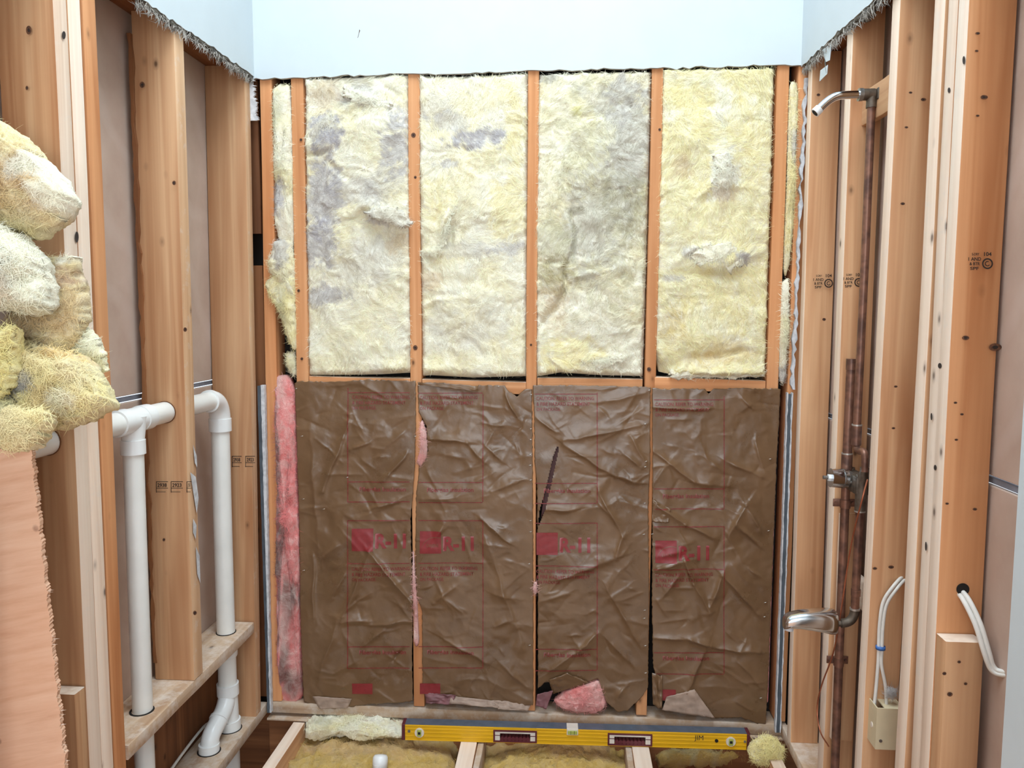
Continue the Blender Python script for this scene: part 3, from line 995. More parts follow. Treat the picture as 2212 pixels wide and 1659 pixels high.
def batt(label, left, right, top, bottom, spots, feats, seed, base=CREAM, amp=1.0, group='yellow batts of the back wall', nu=120, nv=300, ybase=0.004, flow=(0.3, 0, 1.0)):
    """left/right are (py, px) outlines, top/bottom (px, py) outlines measured on the back wall"""
    Lf, Rf, Tf, Bf = poly_interp(left), poly_interp(right), poly_interp(top), poly_interp(bottom)
    u, v = np.meshgrid(np.linspace(0, 1, nu), np.linspace(0, 1, nv))
    t0 = np.mean([p[1] for p in top])
    b0 = np.mean([p[1] for p in bottom])
    yy = t0 + (b0 - t0) * v
    X = Lf(yy) - 4 + (Rf(yy) - Lf(yy) + 8) * u
    Y = Tf(X) - 6 + (Bf(X) - Tf(X) + 6) * v
    q = np.stack([X / 60.0, Y / 60.0, np.full_like(X, seed * 1.7)], -1)
    warp = np.stack([fbm(q * 0.8, 3, seed + 50), fbm(q * 0.8 + 9, 3, seed + 60), np.zeros_like(X)], -1)
    h = 0.0085 * fbm(q * 0.6 + warp * 0.4, 3, seed)
    h += 0.0034 * fbm(q * 1.3 + warp * 0.6, 3, seed + 7)
    h += 0.0016 * fbm(q * 2.2 + warp * 1.2, 3, seed + 13, ridged=True)
    h += 0.0009 * fbm(q * 9.0 + warp * 2.0, 2, seed + 23)
    h *= amp
    for (x, y, rx, ry, ang, a) in feats:
        h += a * bump_g(X + 8 * warp[..., 0], Y + 8 * warp[..., 1], x, y, rx, ry, ang)
    # the edges tuck back beside the studs
    eu = np.minimum(u, 1 - u) * (Rf(yy) - Lf(yy))
    ev = np.minimum(v, 1 - v) * (Bf(X) - Tf(X))
    ed = np.minimum(eu, ev * 1.0)
    rough_e = 1 + 0.5 * vnoise(np.stack([X / 12, Y / 12, X * 0], -1), seed)
    edge = np.clip(ed / (11 * rough_e + 2), 0, 1)
    h = (h + 0.016) * (1 - (1 - edge) ** 2) - 0.022 * (1 - edge) ** 3
    h = np.minimum(h, 0.05)
    G = at_y(X, Y, 0.0)
    G[..., 1] = ybase - h + 0.004
    C = np.broadcast_to(base, X.shape + (3,)).copy()
    m = np.clip(0.5 + 0.9 * fbm(q * 0.9 + 31, 3, seed + 3), 0, 1)[..., None]
    C = C * (1 - 0.38 * m) + STRONGY * 0.38 * m
    m = np.clip(-0.1 + 0.9 * fbm(q * 1.7 + 77, 4, seed + 5), 0, 1)[..., None]
    C = C * (1 - 0.5 * m) + WHITEF * 0.5 * m
    C = stain(C, X, Y, spots, seed + 90)
    F = grid_faces(nu, nv)
    N = -grid_normals(G)
    if N[..., 1].mean() > 0:
        N = -N
    # rear skin
    V = G.reshape(-1, 3)
    n = len(V)
    ring = list(range(nu)) + [i * nu + nu - 1 for i in range(1, nv)] + [(nv - 1) * nu + i for i in range(nu - 2, -1, -1)] + [i * nu for i in range(nv - 2, 0, -1)]
    R = V[ring].copy()
    R[:, 1] = 0.088
    F2 = [[ring[i], n + i, n + (i + 1) % len(ring), ring[(i + 1) % len(ring)]] for i in range(len(ring))]
    F2.append([n + i for i in range(len(ring))])
    Vall = np.concatenate([V, R])
    Call = np.concatenate([C.reshape(-1, 3), np.tile(base, (len(R), 1))])
    cx = V.mean(0)
    r = root('insulation_batt', (cx[0], 0.05, V[:, 2].min()), label, 'insulation', group)
    body = fix_normals(mk('batt_body', Vall, list(map(list, F)) + F2, M_FIB, r, col=Call))
    rng = np.random.RandomState(seed)
    Cf = C.reshape(-1, 3)
    keep = np.where((edge > 0.3).ravel())[0]
    fl_ = np.stack([warp[..., 0], 0 * X, warp[..., 1]], -1).reshape(-1, 3) * 3

    def cf(i, g):
        c = Cf[keep][i]
        k = g.rand(len(i), 1)
        return np.clip(c * (0.86 + 0.24 * k) + 0.10 * k, 0, 0.97)
    strands('loose_fibres', V[keep], N.reshape(-1, 3)[keep], 7000, rng, 0.036, 0.0009, cf, r, spread=0.8, flow=fl_[keep], lift=0.005, curl=0.5)
    return r


LAV = np.array(lin((170, 164, 172))[:3])
b1 = batt('yellow batt with the most grey dirt and a torn hanging flap, first from the left', [(160, 659), (500, 662), (815, 668)], [(160, 880), (500, 883), (815, 886)],
     [(655, 172), (760, 168), (890, 163)], [(655, 812), (760, 811), (820, 810), (890, 806)],
     [(705, 285, 36, 40, LAV, 0.9), (770, 210, 40, 24, LAV, 0.45), (862, 320, 34, 70, LAV, 0.7), (700, 420, 46, 90, LAV, 0.75), (770, 420, 60, 30, LAV, 0.4), (840, 470, 40, 18, LAV, 0.6),
      (690, 530, 40, 50, LAV, 0.7), (700, 640, 60, 24, LAV, 0.65), (790, 560, 90, 60, GREYST, 0.35), (700, 200, 40, 40, TANST, 0.35), (860, 530, 30, 24, TANST, 0.4), (830, 400, 40, 40, GREYST, 0.4)],
     [(838, 466, 38, 12, 20, 0.032), (790, 452, 40, 10, -25, 0.014), (850, 520, 40, 34, 0, -0.022), (710, 300, 26, 34, 30, 0.012), (700, 222, 40, 30, 0, -0.016), (770, 225, 50, 10, -30, 0.012),
      (800, 280, 50, 40, 0, 0.012), (740, 375, 60, 8, 35, -0.010), (855, 790, 26, 20, 0, 0.018), (700, 330, 40, 6, -10, -0.012)], 3)
b2 = batt('pale batt with a grey patch near the top and an upright torn flap', [(160, 906), (500, 909), (815, 914)], [(160, 1138), (500, 1136), (828, 1134)],
     [(900, 166), (1000, 166), (1145, 160)], [(900, 814), (930, 812), (1020, 817), (1130, 814)],
     [(1030, 300, 62, 22, LAV, 0.85), (970, 270, 46, 24, LAV, 0.5), (965, 355, 28, 9, LAV, 0.6), (1100, 536, 40, 14, LAV, 0.55), (1000, 540, 60, 18, LAV, 0.35), (940, 230, 40, 26, LAV, 0.35),
      (930, 610, 24, 20, TANST, 0.45), (1010, 700, 90, 60, GREYST, 0.22), (1100, 460, 40, 70, STRONGY, 0.5), (1115, 260, 24, 90, STRONGY, 0.5), (950, 430, 40, 40, STRONGY, 0.4)],
     [(963, 478, 10, 38, 14, 0.026), (978, 500, 10, 34, 14, -0.014), (930, 546, 30, 6, -12, 0.014), (940, 650, 40, 8, -16, 0.012), (960, 640, 60, 8, -14, -0.010), (950, 800, 40, 14, 0, 0.016), (1115, 780, 22, 34, 0, 0.008)], 8)
b3 = batt('olive-stained lumpy batt with a long curved crease', [(160, 1166), (330, 1162), (500, 1158), (680, 1160), (815, 1161)], [(160, 1405), (500, 1396), (815, 1386)],
     [(1160, 164), (1260, 158), (1410, 156)], [(1160, 815), (1210, 806), (1300, 812), (1390, 814)],
     [(1310, 420, 105, 260, GREEN, 0.55), (1360, 300, 50, 150, GREYST, 0.55), (1280, 480, 60, 110, GREYST, 0.4), (1200, 520, 45, 60, GREEN, 0.6), (1200, 600, 44, 50, np.array(lin((170, 156, 112))[:3]), 0.7), (1350, 440, 50, 70, np.array(lin((168, 160, 128))[:3]), 0.55),
      (1245, 240, 14, 14, np.array(lin((206, 196, 110))[:3]), 0.7), (1240, 455, 22, 10, np.array(lin((140, 128, 100))[:3]), 0.6), (1195, 665, 30, 50, TANST, 0.35), (1230, 770, 70, 40, STRONGY, 0.6), (1330, 215, 70, 50, GREYST, 0.4), (1180, 170, 30, 14, DARKSPOT, 0.6)],
     [(1235, 500, 5, 60, -2, -0.020), (1226, 590, 5, 60, 8, -0.022), (1200, 665, 6, 50, 32, -0.020), (1186, 740, 5, 50, 0, -0.010), (1300, 590, 60, 8, -14, 0.008), (1300, 775, 60, 7, -6, 0.010), (1300, 762, 60, 7, 30, -0.010), (1195, 560, 36, 6, 0, -0.010), (1275, 470, 40, 20, 0, 0.01)], 15, amp=1.25)
b4 = batt('clean yellow batt with a rolled bulging bottom edge', [(160, 1433), (500, 1424), (760, 1417), (815, 1430)], [(160, 1672), (500, 1662), (815, 1652)],
     [(1425, 152), (1550, 150), (1680, 148)], [(1415, 802), (1460, 812), (1520, 816), (1655, 816)],
     [(1560, 380, 34, 60, WHITEF, 0.9), (1465, 360, 24, 30, TANST, 0.4), (1560, 420, 26, 22, TANST, 0.3), (1600, 560, 18, 14, LAV, 0.8), (1500, 545, 34, 12, LAV, 0.6), (1450, 600, 24, 10, LAV, 0.55), (1450, 700, 30, 40, np.array(lin((206, 178, 110))[:3]), 0.5),
      (1570, 760, 60, 26, TANST, 0.3), (1520, 780, 50, 22, TANST, 0.3), (1560, 230, 26, 40, WHITEF, 0.6), (1580, 730, 30, 8, LAV, 0.3)],
     [(1560, 385, 24, 50, 8, 0.026), (1515, 420, 24, 10, -40, 0.012), (1530, 430, 30, 26, 0, -0.014), (1560, 560, 60, 18, -14, 0.022), (1500, 545, 34, 6, -24, 0.014), (1545, 590, 60, 12, 0, -0.012), (1480, 380, 30, 30, 0, -0.012),
      (1540, 805, 100, 14, 0, 0.030), (1560, 770, 70, 8, -6, -0.016), (1500, 730, 60, 26, 0, 0.012), (1430, 800, 20, 20, 0, -0.04)], 27, base=YELLOW)


# ------------------------------------------------------------------ free lumps of insulation
def lump(name, outline, place, normal, thick, seed, label, cat, group=None, base=CREAM, spots=(), mat=M_FIB, amp=0.008, nfib=500, back=0.5, rings=26, nang=110, parent=None, flen=0.035, boxy=3.0, hue=STRONGY, part='fibre_body', rag=0.0):
    """a soft body with its own thickness around an outline; place(px, py) puts outline points in the room, normal is its facing"""
    O = np.array(outline, float)
    c = O.mean(0)
    d = np.roll(O, -1, 0) - O
    L = np.r_[0, np.cumsum(np.hypot(d[:, 0], d[:, 1]))]
    s = np.linspace(0, L[-1], nang, endpoint=False)
    Oc = np.vstack([O, O[:1]])
    bx = np.interp(s, L, Oc[:, 0])
    by = np.interp(s, L, Oc[:, 1])
    for _ in range(2):
        bx = (np.roll(bx, 1) + 2 * bx + np.roll(bx, -1)) / 4
        by = (np.roll(by, 1) + 2 * by + np.roll(by, -1)) / 4
    bx1, by1 = bx, by
    if rag:
        jn = np.random.RandomState(seed).normal(size=(2, nang))
        bx1 = bx + rag * jn[0] * 0.5 + rag * fbm(np.stack([bx / 9, by / 9, bx * 0 + seed], -1), 3, seed)
        by1 = by + rag * jn[1] * 0.5 + rag * fbm(np.stack([bx / 9 + 7, by / 9, bx * 0 + seed], -1), 3, seed + 1)
    nrm = np.array(normal, float)
    nrm /= np.linalg.norm(nrm)
    V, C, NN = [], [], []
    for side in (1, -1):
        for k in range(rings + 1):
            if side < 0 and k == rings:
                continue
            f = k / rings if side > 0 else k / rings
            rr = 1 - (1 - f) ** 1.5
            px = c[0] + (bx - c[0]) * rr + (bx1 - bx) * rr ** 9
            py = c[1] + (by - c[1]) * rr + (by1 - by) * rr ** 9
            base_p = place(px, py)
            prof = max(0.0, 1 - rr ** boxy) ** (1 / 2.2)
            V.append(base_p + nrm * (side * prof * thick * (1 - back if side > 0 else back)))
            C.append(np.stack([px, py], 1))
    V = np.concatenate(V)
    PX = np.concatenate(C)
    n1 = (rings + 1) * nang
    F = []
    for k in range(rings):
        for j in range(nang):
            q = (j + 1) % nang
            F.append([k * nang + j, k * nang + q, (k + 1) * nang + q, (k + 1) * nang + j])
    for k in range(rings - 1):
        for j in range(nang):
            q = (j + 1) % nang
            F.append([n1 + k * nang + q, n1 + k * nang + j, n1 + (k + 1) * nang + j, n1 + (k + 1) * nang + q])
    k = rings - 1
    for j in range(nang):
        q = (j + 1) % nang
        F.append([n1 + k * nang + q, n1 + k * nang + j, rings * nang + j, rings * nang + q])
    ctr = V.mean(0)
    dirn = V - ctr
    dirn = dirn / (np.linalg.norm(dirn, axis=1)[:, None] + 1e-9) * 0.5 + nrm * np.where(np.arange(len(V)) < n1, 1.0, -0.4)[:, None]
    dirn /= np.linalg.norm(dirn, axis=1)[:, None] + 1e-9
    q = V * 16 + seed * 3.3
    w = np.stack([fbm(q * 0.6, 2, seed), fbm(q * 0.6 + 5, 2, seed + 1), fbm(q * 0.6 + 11, 2, seed + 2)], -1)
    h = amp * (1.1 * fbm(q * 0.8 + w * 0.5, 3, seed + 3) + 0.8 * fbm(q * 1.8 + w, 4, seed + 4, ridged=True) - 0.2 + 0.42 * fbm(q * 5 + w * 2, 4, seed + 6, ridged=True))
    V = V + dirn * h[:, None]
    col = np.tile(base, (len(V), 1)).astype(float)
    m = np.clip(0.4 + 0.9 * fbm(q * 0.7 + 40, 3, seed + 8), 0, 1)[:, None]
    col = col * (1 - 0.5 * m) + hue * 0.5 * m
    col = stain(col, PX[:, 0], PX[:, 1], spots, seed + 33)
    if parent is None:
        lo, hi = V.min(0), V.max(0)
        r = root(name, ((lo[0] + hi[0]) / 2, (lo[1] + hi[1]) / 2, lo[2]), label, cat, group)
    else:
        r = parent
    mk(part, V, F, mat, r, col=col)
    if nfib:
        rng = np.random.RandomState(seed)

        def cf(i, g):
            kk = g.rand(len(i), 1)
            return np.clip(col[:n1][i] * (0.92 + 0.16 * kk) + 0.04 * kk, 0, 0.95)
        strands('loose_fibres', V[:n1], dirn[:n1], int(nfib * 2.2), rng, flen * 0.8, 0.0007, cf, r, lift=0.006, curl=0.4)
    return r


on_y = lambda Y: (lambda px, py: at_y(px, py, Y))
on_z = lambda Z: (lambda px, py: at_z(px, py, Z))
FACE = (0, -1, 0)
for par, out, y_, th_, sd, bs in (
        (b1, [(790, 462), (815, 452), (850, 455), (884, 470), (886, 486), (868, 492), (846, 478), (815, 474)], -0.034, 0.022, 201, LAV),
        (b1, [(690, 262), (715, 250), (728, 266), (722, 295), (700, 316), (676, 312), (672, 290)], -0.016, 0.02, 202, LAV),
        (b1, [(745, 190), (775, 200), (800, 212), (845, 222), (838, 236), (800, 232), (768, 222), (744, 206)], -0.018, 0.016, 203, WHITEF),
        (b2, [(968, 455), (976, 462), (972, 490), (960, 530), (948, 535), (956, 500)], -0.026, 0.016, 204, CREAM),
        (b2, [(908, 548), (940, 536), (956, 540), (940, 550), (914, 556)], -0.018, 0.014, 205, CREAM),
        (b4, [(1545, 340), (1572, 335), (1580, 370), (1574, 405), (1550, 412), (1540, 390), (1548, 365)], -0.026, 0.028, 206, WHITEF),
        (b4, [(1490, 552), (1530, 530), (1575, 526), (1602, 545), (1606, 570), (1580, 585), (1545, 575), (1510, 572)], -0.022, 0.026, 207, CREAM),
        (b4, [(1440, 800), (1500, 790), (1560, 796), (1652, 792), (1653, 812), (1560, 816), (1500, 818), (1450, 814)], -0.014, 0.04, 208, CREAM),
        (b3, [(1250, 775), (1290, 782), (1340, 770), (1348, 778), (1300, 796), (1262, 792)], -0.014, 0.016, 209, CREAM)):
    lump('torn_flap', out, on_y(y_ + 0.008), (0, -1, 0.1), th_ * 0.8, sd, None, None, base=bs * 0.5 + CREAM * 0.5, amp=0.007, nfib=170, rings=12, nang=80, parent=par, part='torn_flap', hue=CREAM, flen=0.035, rag=5.0, boxy=1.6)
GP = 'insulation heaped at the left edge'
BROWNF = np.array(lin((198, 152, 100))[:3])
HEAP = np.array(lin((240, 222, 172))[:3])
lump('insulation_scrap', [(-70, 250), (0, 262), (55, 310), (110, 370), (150, 430), (135, 470), (105, 495), (60, 512), (10, 490), (-70, 430)], on_y(-1.20), (-0.25, -1, 0.25), 0.13, 41,
     'slanting slab of yellow insulation on top of the heap at the left', 'insulation', GP, base=HEAP, mat=M_FIBP, spots=[(50, 410, 70, 60, BROWNF, 0.6), (20, 350, 50, 40, TANST, 0.6), (70, 460, 60, 30, TANST, 0.5), (110, 370, 44, 40, WHITEF, 0.7), (135, 430, 24, 40, WHITEF, 0.6), (60, 490, 60, 24, GREEN, 0.3)], amp=0.007, nfib=1500, rag=3.0)
lump('insulation_scrap', [(-70, 490), (0, 486), (50, 520), (92, 560), (100, 610), (96, 668), (60, 678), (0, 660), (-70, 640)], on_y(-1.24), (0, -1, 0.2), 0.13, 42,
     'whitest piece of insulation in the heap, under the slanting slab', 'insulation', GP, base=CREAM, mat=M_FIBP, spots=[(40, 640, 24, 34, TANST, 0.5), (20, 600, 60, 50, WHITEF, 0.5), (50, 670, 60, 12, GREEN, 0.4)], amp=0.007, nfib=1500, rag=3.0, hue=CREAM)
lump('insulation_scrap', [(100, 560), (165, 556), (170, 620), (180, 680), (172, 740), (140, 772), (80, 770), (20, 745), (30, 690), (70, 660), (95, 620)], on_y(-1.135), FACE, 0.09, 43,
     'tan-stained upright piece of insulation with torn brown paper on top', 'insulation', GP, base=HEAP, mat=M_FIBP, spots=[(140, 600, 30, 26, np.array(lin((190, 150, 118))[:3]), 0.8), (150, 560, 20, 14, WHITEF, 0.6), (110, 690, 50, 36, BROWNF, 0.4), (165, 690, 14, 60, TANST, 0.5)], amp=0.007, nfib=900, rag=3.0, hue=TANST)
lump('insulation_scrap', [(170, 690), (200, 725), (222, 760), (233, 800), (212, 812), (190, 790), (165, 770), (160, 720)], on_y(-1.10), FACE, 0.05, 44,
     'small ragged tuft of insulation hanging beside the orange stud', 'insulation', GP, base=CREAM, mat=M_FIBP, amp=0.007, nfib=700, rag=3.0, flen=0.03)
lump('insulation_scrap', [(20, 775), (70, 745), (110, 760), (170, 770), (200, 800), (225, 845), (232, 870), (190, 900), (130, 930), (100, 930), (60, 900), (20, 870)], on_y(-1.17), (0.1, -1, 0.3), 0.14, 45,
     'large folded yellow insulation piece at the bottom of the heap', 'insulation', GP, base=HEAP, mat=M_FIBP, spots=[(60, 850, 50, 36, DARKSPOT, 0.9), (95, 840, 26, 20, GREYST, 0.7), (40, 790, 30, 26, GREEN, 0.5), (130, 870, 24, 30, BROWNF, 0.35), (150, 780, 50, 14, np.array(lin((228, 178, 90))[:3]), 0.5), (165, 870, 24, 24, WHITEF, 0.5)], amp=0.011, nfib=1500, rag=3.0)  # dark grey spot paints the shade in the hollow
lump('insulation_scrap', [(-60, 700), (0, 704), (38, 700), (24, 760), (22, 830), (0, 860), (-60, 860)], on_y(-1.28), FACE, 0.08, 46,
     'bright yellow insulation piece cut by the picture edge', 'insulation', GP, base=STRONGY, mat=M_FIBP, amp=0.008, nfib=600, rag=3.0)
lump('insulation_scrap', [(8, 905), (30, 888), (112, 896), (110, 915), (70, 965), (30, 975), (8, 950)], on_y(-1.29), (0, -1, 0.35), 0.07, 47,
     'small triangular insulation piece lying on the plywood edge', 'insulation', GP, base=HEAP, mat=M_FIBP, amp=0.006, nfib=500, rag=3.0)
lump('insulation_scrap', [(-60, 850), (0, 850), (28, 880), (30, 900), (0, 930), (-60, 940)], on_y(-1.26), FACE, 0.06, 48,
     'pale greenish insulation piece behind the small triangular one', 'insulation', GP, base=GREEN, mat=M_FIBP, amp=0.007, nfib=300, rag=3.0)

# slivers in the two corner bays
GS = 'insulation slivers in the corner bays'
lump('insulation_sliver', [(592, 190), (628, 180), (632, 300), (634, 420), (636, 530), (605, 520), (596, 480), (598, 400), (596, 300)], on_y(0.012), FACE, 0.055, 51,
     'upper thin sliver of insulation beside the left corner stud', 'insulation', GS, base=CREAM, spots=[(600, 240, 14, 40, GREEN, 0.7), (604, 430, 18, 40, LAV, 0.8)], amp=0.006, nfib=500, rings=14, nang=90)
lump('insulation_sliver', [(598, 520), (634, 520), (637, 600), (636, 640), (590, 588), (586, 570)], on_y(0.006), FACE, 0.06, 52,
     'grey puff of insulation in the left corner bay', 'insulation', GS, base=CREAM, spots=[(608, 545, 22, 30, LAV, 0.6)], amp=0.007, nfib=350, rings=12, nang=70)
lump('insulation_sliver', [(573, 612), (600, 594), (636, 598), (640, 700), (640, 758), (626, 740), (604, 670), (584, 640)], on_y(0.0), FACE, 0.05, 53,
     'folded tongue of insulation drooping over the left corner stud', 'insulation', GS, base=YELLOW, spots=[(612, 660, 10, 50, GREEN, 0.6)], amp=0.006, nfib=350, rings=12, nang=80)
lump('insulation_sliver', [(622, 762), (638, 760), (641, 812), (626, 800)], on_y(0.02), FACE, 0.04, 54,
     'tiny tuft of insulation just above the pink strip', 'insulation', GS, base=CREAM, amp=0.004, nfib=120, rings=8, nang=40)
lump('insulation_sliver', [(1705, 178), (1722, 182), (1720, 260), (1716, 340), (1714, 420), (1712, 480), (1700, 600), (1692, 600), (1694, 520), (1700, 380), (1702, 260)], on_y(0.006), FACE, 0.05, 55,
     'upper sliver of insulation between the right corner studs', 'insulation', GS, base=YELLOW, spots=[(1712, 320, 10, 30, GREYST, 0.7)], amp=0.005, nfib=400, rings=10, nang=100)
lump('insulation_sliver', [(1688, 610), (1702, 600), (1700, 700), (1694, 790), (1698, 815), (1688, 832), (1682, 815), (1684, 740)], on_y(0.006), FACE, 0.045, 56,
     'lower sliver of insulation between the right corner studs', 'insulation', GS, base=CREAM, spots=[(1690, 810, 12, 20, GREYST, 0.8)], amp=0.005, nfib=350, rings=10, nang=90)

# pink strip in the left corner bay
DKP = np.array(lin((116, 86, 78))[:3])
lump('pink_insulation', [(598, 806), (628, 812), (640, 850), (644, 1000), (650, 1200), (655, 1515), (604, 1515), (602, 1300), (600, 1000)], on_y(0.020), FACE, 0.085, 57,
     'tall strip of pink insulation beside the left corner stud', 'insulation', None, base=PINKC, spots=[(606, 1020, 9, 120, DKP, 0.7), (612, 1190, 14, 70, DKP, 0.8), (630, 1290, 20, 40, DKP, 0.8), (622, 1420, 12, 70, DKP, 0.85), (640, 1470, 20, 36, DKP, 0.7), (615, 1350, 14, 60, PALEP, 0.5), (640, 1435, 10, 10, PALEP, 0.9), (610, 830, 14, 24, PALEP, 0.7)],
     mat=M_PINK, amp=0.009, nfib=700, hue=PINKC, rings=16, nang=120)


# ------------------------------------------------------------------ brown kraft-faced batts on the lower back wall
def kraft_height(seed, x0, x1, y0, y1, creases, nrand=105):
    rng = np.random.RandomState(seed)
    segs = [(a, b, c_, d, amp * 1.5, w * 1.15, asy) for (a, b, c_, d, amp, w, asy) in creases]
    for k in range(nrand):
        cx, cy = x0 + (x1 - x0) * rng.rand(), y0 + (y1 - y0) * rng.rand()
        ang = math.radians(rng.choice([rng.uniform(20, 70), rng.uniform(-70, -15), rng.uniform(-15, 15)]))
        L = 18 + 70 * rng.rand() ** 1.5
        dx, dy = math.cos(ang) * L / 2, math.sin(ang) * L / 2
        segs.append((cx - dx, cy - dy, cx + dx, cy + dy, rng.choice([1, 1, -0.7]) * rng.uniform(0.5, 2.1), rng.uniform(3, 7), rng.uniform(1.2, 3.5) * rng.choice([-1, 1])))

    def h(X, Y):
        q = np.stack([X / 46.0, Y / 46.0, np.full_like(X, seed * 0.77)], -1)
        w = np.stack([fbm(q * 0.9, 3, seed + 1), fbm(q * 0.9 + 8, 3, seed + 2), 0 * X], -1)
        o = 0.0050 * fbm(q * 0.42 + w * 0.25, 2, seed + 3)
        o = o + 0.0010 * fbm(q * 0.8 + w * 0.35, 2, seed + 4, ridged=True) + 0.0003 * fbm(q * 3.0 + w * 1.0, 2, seed + 5)
        eu = np.clip(np.minimum(X - x0, x1 - X) / 30.0, 0, 1)
        o = o * (0.25 + 0.75 * eu)
        XX, YY = X + 3 * w[..., 0], Y + 3 * w[..., 1]
        for (a, b, c_, d, amp, wd0, asy) in segs:
            wd = wd0 * 0.6
            ds, t, sg = seg_dist(XX, YY, a, b, c_, d)
            wl_ = wd * np.where(sg * asy > 0, abs(asy), 1.0)
            o = o + 0.0019 * amp * np.exp(-ds / wl_) * (0.4 + 0.6 * np.sin(np.pi * np.clip(t, 0.08, 0.92)))
        return o + 0.007
    return h


def kraft(label, left, right, top, bottom, creases, seed, print_dx, print_y, logo_y, logo_word, staples, cut_out=None):
    Lf, Rf, Tf, Bf = poly_interp(left), poly_interp(right), poly_interp(top), poly_interp(bottom)
    x0, x1 = min(p[1] for p in left), max(p[1] for p in right)
    t0, b0 = np.mean([p[1] for p in top]), np.mean([p[1] for p in bottom])
    hf = kraft_height(seed, x0, x1, t0, b0, creases)
    nu, nv = 116, 310
    u, v = np.meshgrid(np.linspace(0, 1, nu), np.linspace(0, 1, nv))
    yy = t0 + (b0 - t0) * v
    X = Lf(yy) + (Rf(yy) - Lf(yy)) * u
    Y = Tf(X) + (Bf(X) - Tf(X)) * v
    je = vnoise(np.stack([X / 5, Y / 5, X * 0 + seed], -1), seed)
    Y = Y + np.where(v < 0.002, je * 1.5, 0) + np.where(v > 0.998, je * 2.0, 0)
    X = X + np.where((u < 0.005) | (u > 0.995), je * 1.0, 0)

    def place(px, py, off=0.0):
        px, py = np.asarray(px, float), np.asarray(py, float)
        P = at_y(px, py, 0.0)
        P[..., 1] = -hf(px, py) - off
        return P
    G = place(X, Y)
    B = G.copy()
    B[..., 1] += 0.0012
    n = nu * nv
    F = grid_faces(nu, nv)
    if cut_out is not None:
        mx_ = X.ravel()[F].mean(1)
        my_ = Y.ravel()[F].mean(1)
        F = F[~((my_ > cut_out[0][0]) & (my_ < cut_out[-1][0]) & (mx_ > np.interp(my_, [c[0] for c in cut_out], [c[1] for c in cut_out])) & (mx_ < np.interp(my_, [c[0] for c in cut_out], [c[2] for c in cut_out])))]
    F2 = F[:, ::-1] + n
    ring = list(range(nu)) + [i * nu + nu - 1 for i in range(1, nv)] + [(nv - 1) * nu + i for i in range(nu - 2, -1, -1)] + [i * nu for i in range(nv - 2, 0, -1)]
    E_ = [[ring[i], n + ring[i], n + ring[(i + 1) % len(ring)], ring[(i + 1) % len(ring)]] for i in range(len(ring))]
    V = np.concatenate([G.reshape(-1, 3), B.reshape(-1, 3)])
    lo, hi = V.min(0), V.max(0)
    r = root('kraft_faced_batt', ((lo[0] + hi[0]) / 2, 0.0, lo[2]), label, 'insulation', 'brown paper faced batts of the back wall')
    sheet = fix_normals(mk('paper_facing', V, F.tolist() + F2.tolist() + E_, M_KRAFT, r))
    # wool filling behind the paper
    c0 = at_y([x0 + 24, x1 - 24], [t0 + 20, b0 - 14], 0.0)
    mk('wool_filling', *g_box((c0[0][0], 0.012, c0[1][2]), (c0[1][0], 0.088, c0[0][2]), 0.006), M_PINK, r, col=np.tile(PINKC, (len(g_box((0, 0, 0), (1, 1, 1), 0.1)[0]), 1)))

    def quad(nm, xa, ya, xb, yb, mat, off=0.0014):
        mx, my = max(1, int(abs(xb - xa) / 3)), max(1, int(abs(yb - ya) / 3))
        U, Q = np.meshgrid(np.linspace(xa, xb, mx + 1), np.linspace(ya, yb, my + 1))
        return mk(nm, place(U, Q, off).reshape(-1, 3), grid_faces(mx + 1, my + 1).tolist(), mat, sheet)

    def letters(nm, body, bold, px, py, wpx, hpx, mat, cut=6.0, off=0.0016):
        TV, TF = text_mesh(body, bold)
        bm = bmesh.new()
        mn, mx = TV.min(0), TV.max(0)
        x = px + (TV[:, 0] - mn[0]) / (mx[0] - mn[0]) * wpx
        y = py - (TV[:, 1] - mn[1]) / (mx[1] - mn[1]) * hpx
        vv = [bm.verts.new((a, b, 0)) for a, b in zip(x, y)]
        for f in TF:
            try:
                bm.faces.new([vv[i] for i in f])
            except ValueError:
                pass
        if cut:
            for s in np.arange(px, px + wpx, cut):
                bmesh.ops.bisect_plane(bm, geom=bm.verts[:] + bm.edges[:] + bm.faces[:], plane_co=(s, 0, 0), plane_no=(1, 0, 0))
            for s in np.arange(py - hpx, py, cut):
                bmesh.ops.bisect_plane(bm, geom=bm.verts[:] + bm.edges[:] + bm.faces[:], plane_co=(0, s, 0), plane_no=(0, 1, 0))
        bm.verts.index_update()
        A = np.array([q.co[:2] for q in bm.verts])
        FF = [[q.index for q in f.verts] for f in bm.faces]
        bm.free()
        return mk(nm, place(A[:, 0], A[:, 1], off), FF, mat, sheet)
    (fx0, fx1), (ya, yb) = print_dx, print_y
    right_line = fx1
    H = yb - ya          # 100 % = distance from the upper frame line to the logo frame line
    for k, yl in enumerate((ya, ya + 192, ya + 235, yb, yb + 92, yb + 272, yb + 318)):
        if yl < b0 - 12:
            quad('printed_line', fx0, yl, right_line, yl + 1.7, M_REDF)
    for xv in ([fx1] if fx0 < x0 + 40 else [fx0]):
        for (yp, yq) in ((t0 + 14, ya + 235), (yb, min(yb + 318, b0 - 14)),):
            quad('printed_line', xv, yp, xv + 1.7, yq, M_REDF)
    tx = fx0 + 10 if fx0 > x0 + 40 else fx0 + 3
    tw = min(124, x1 - 12 - tx)
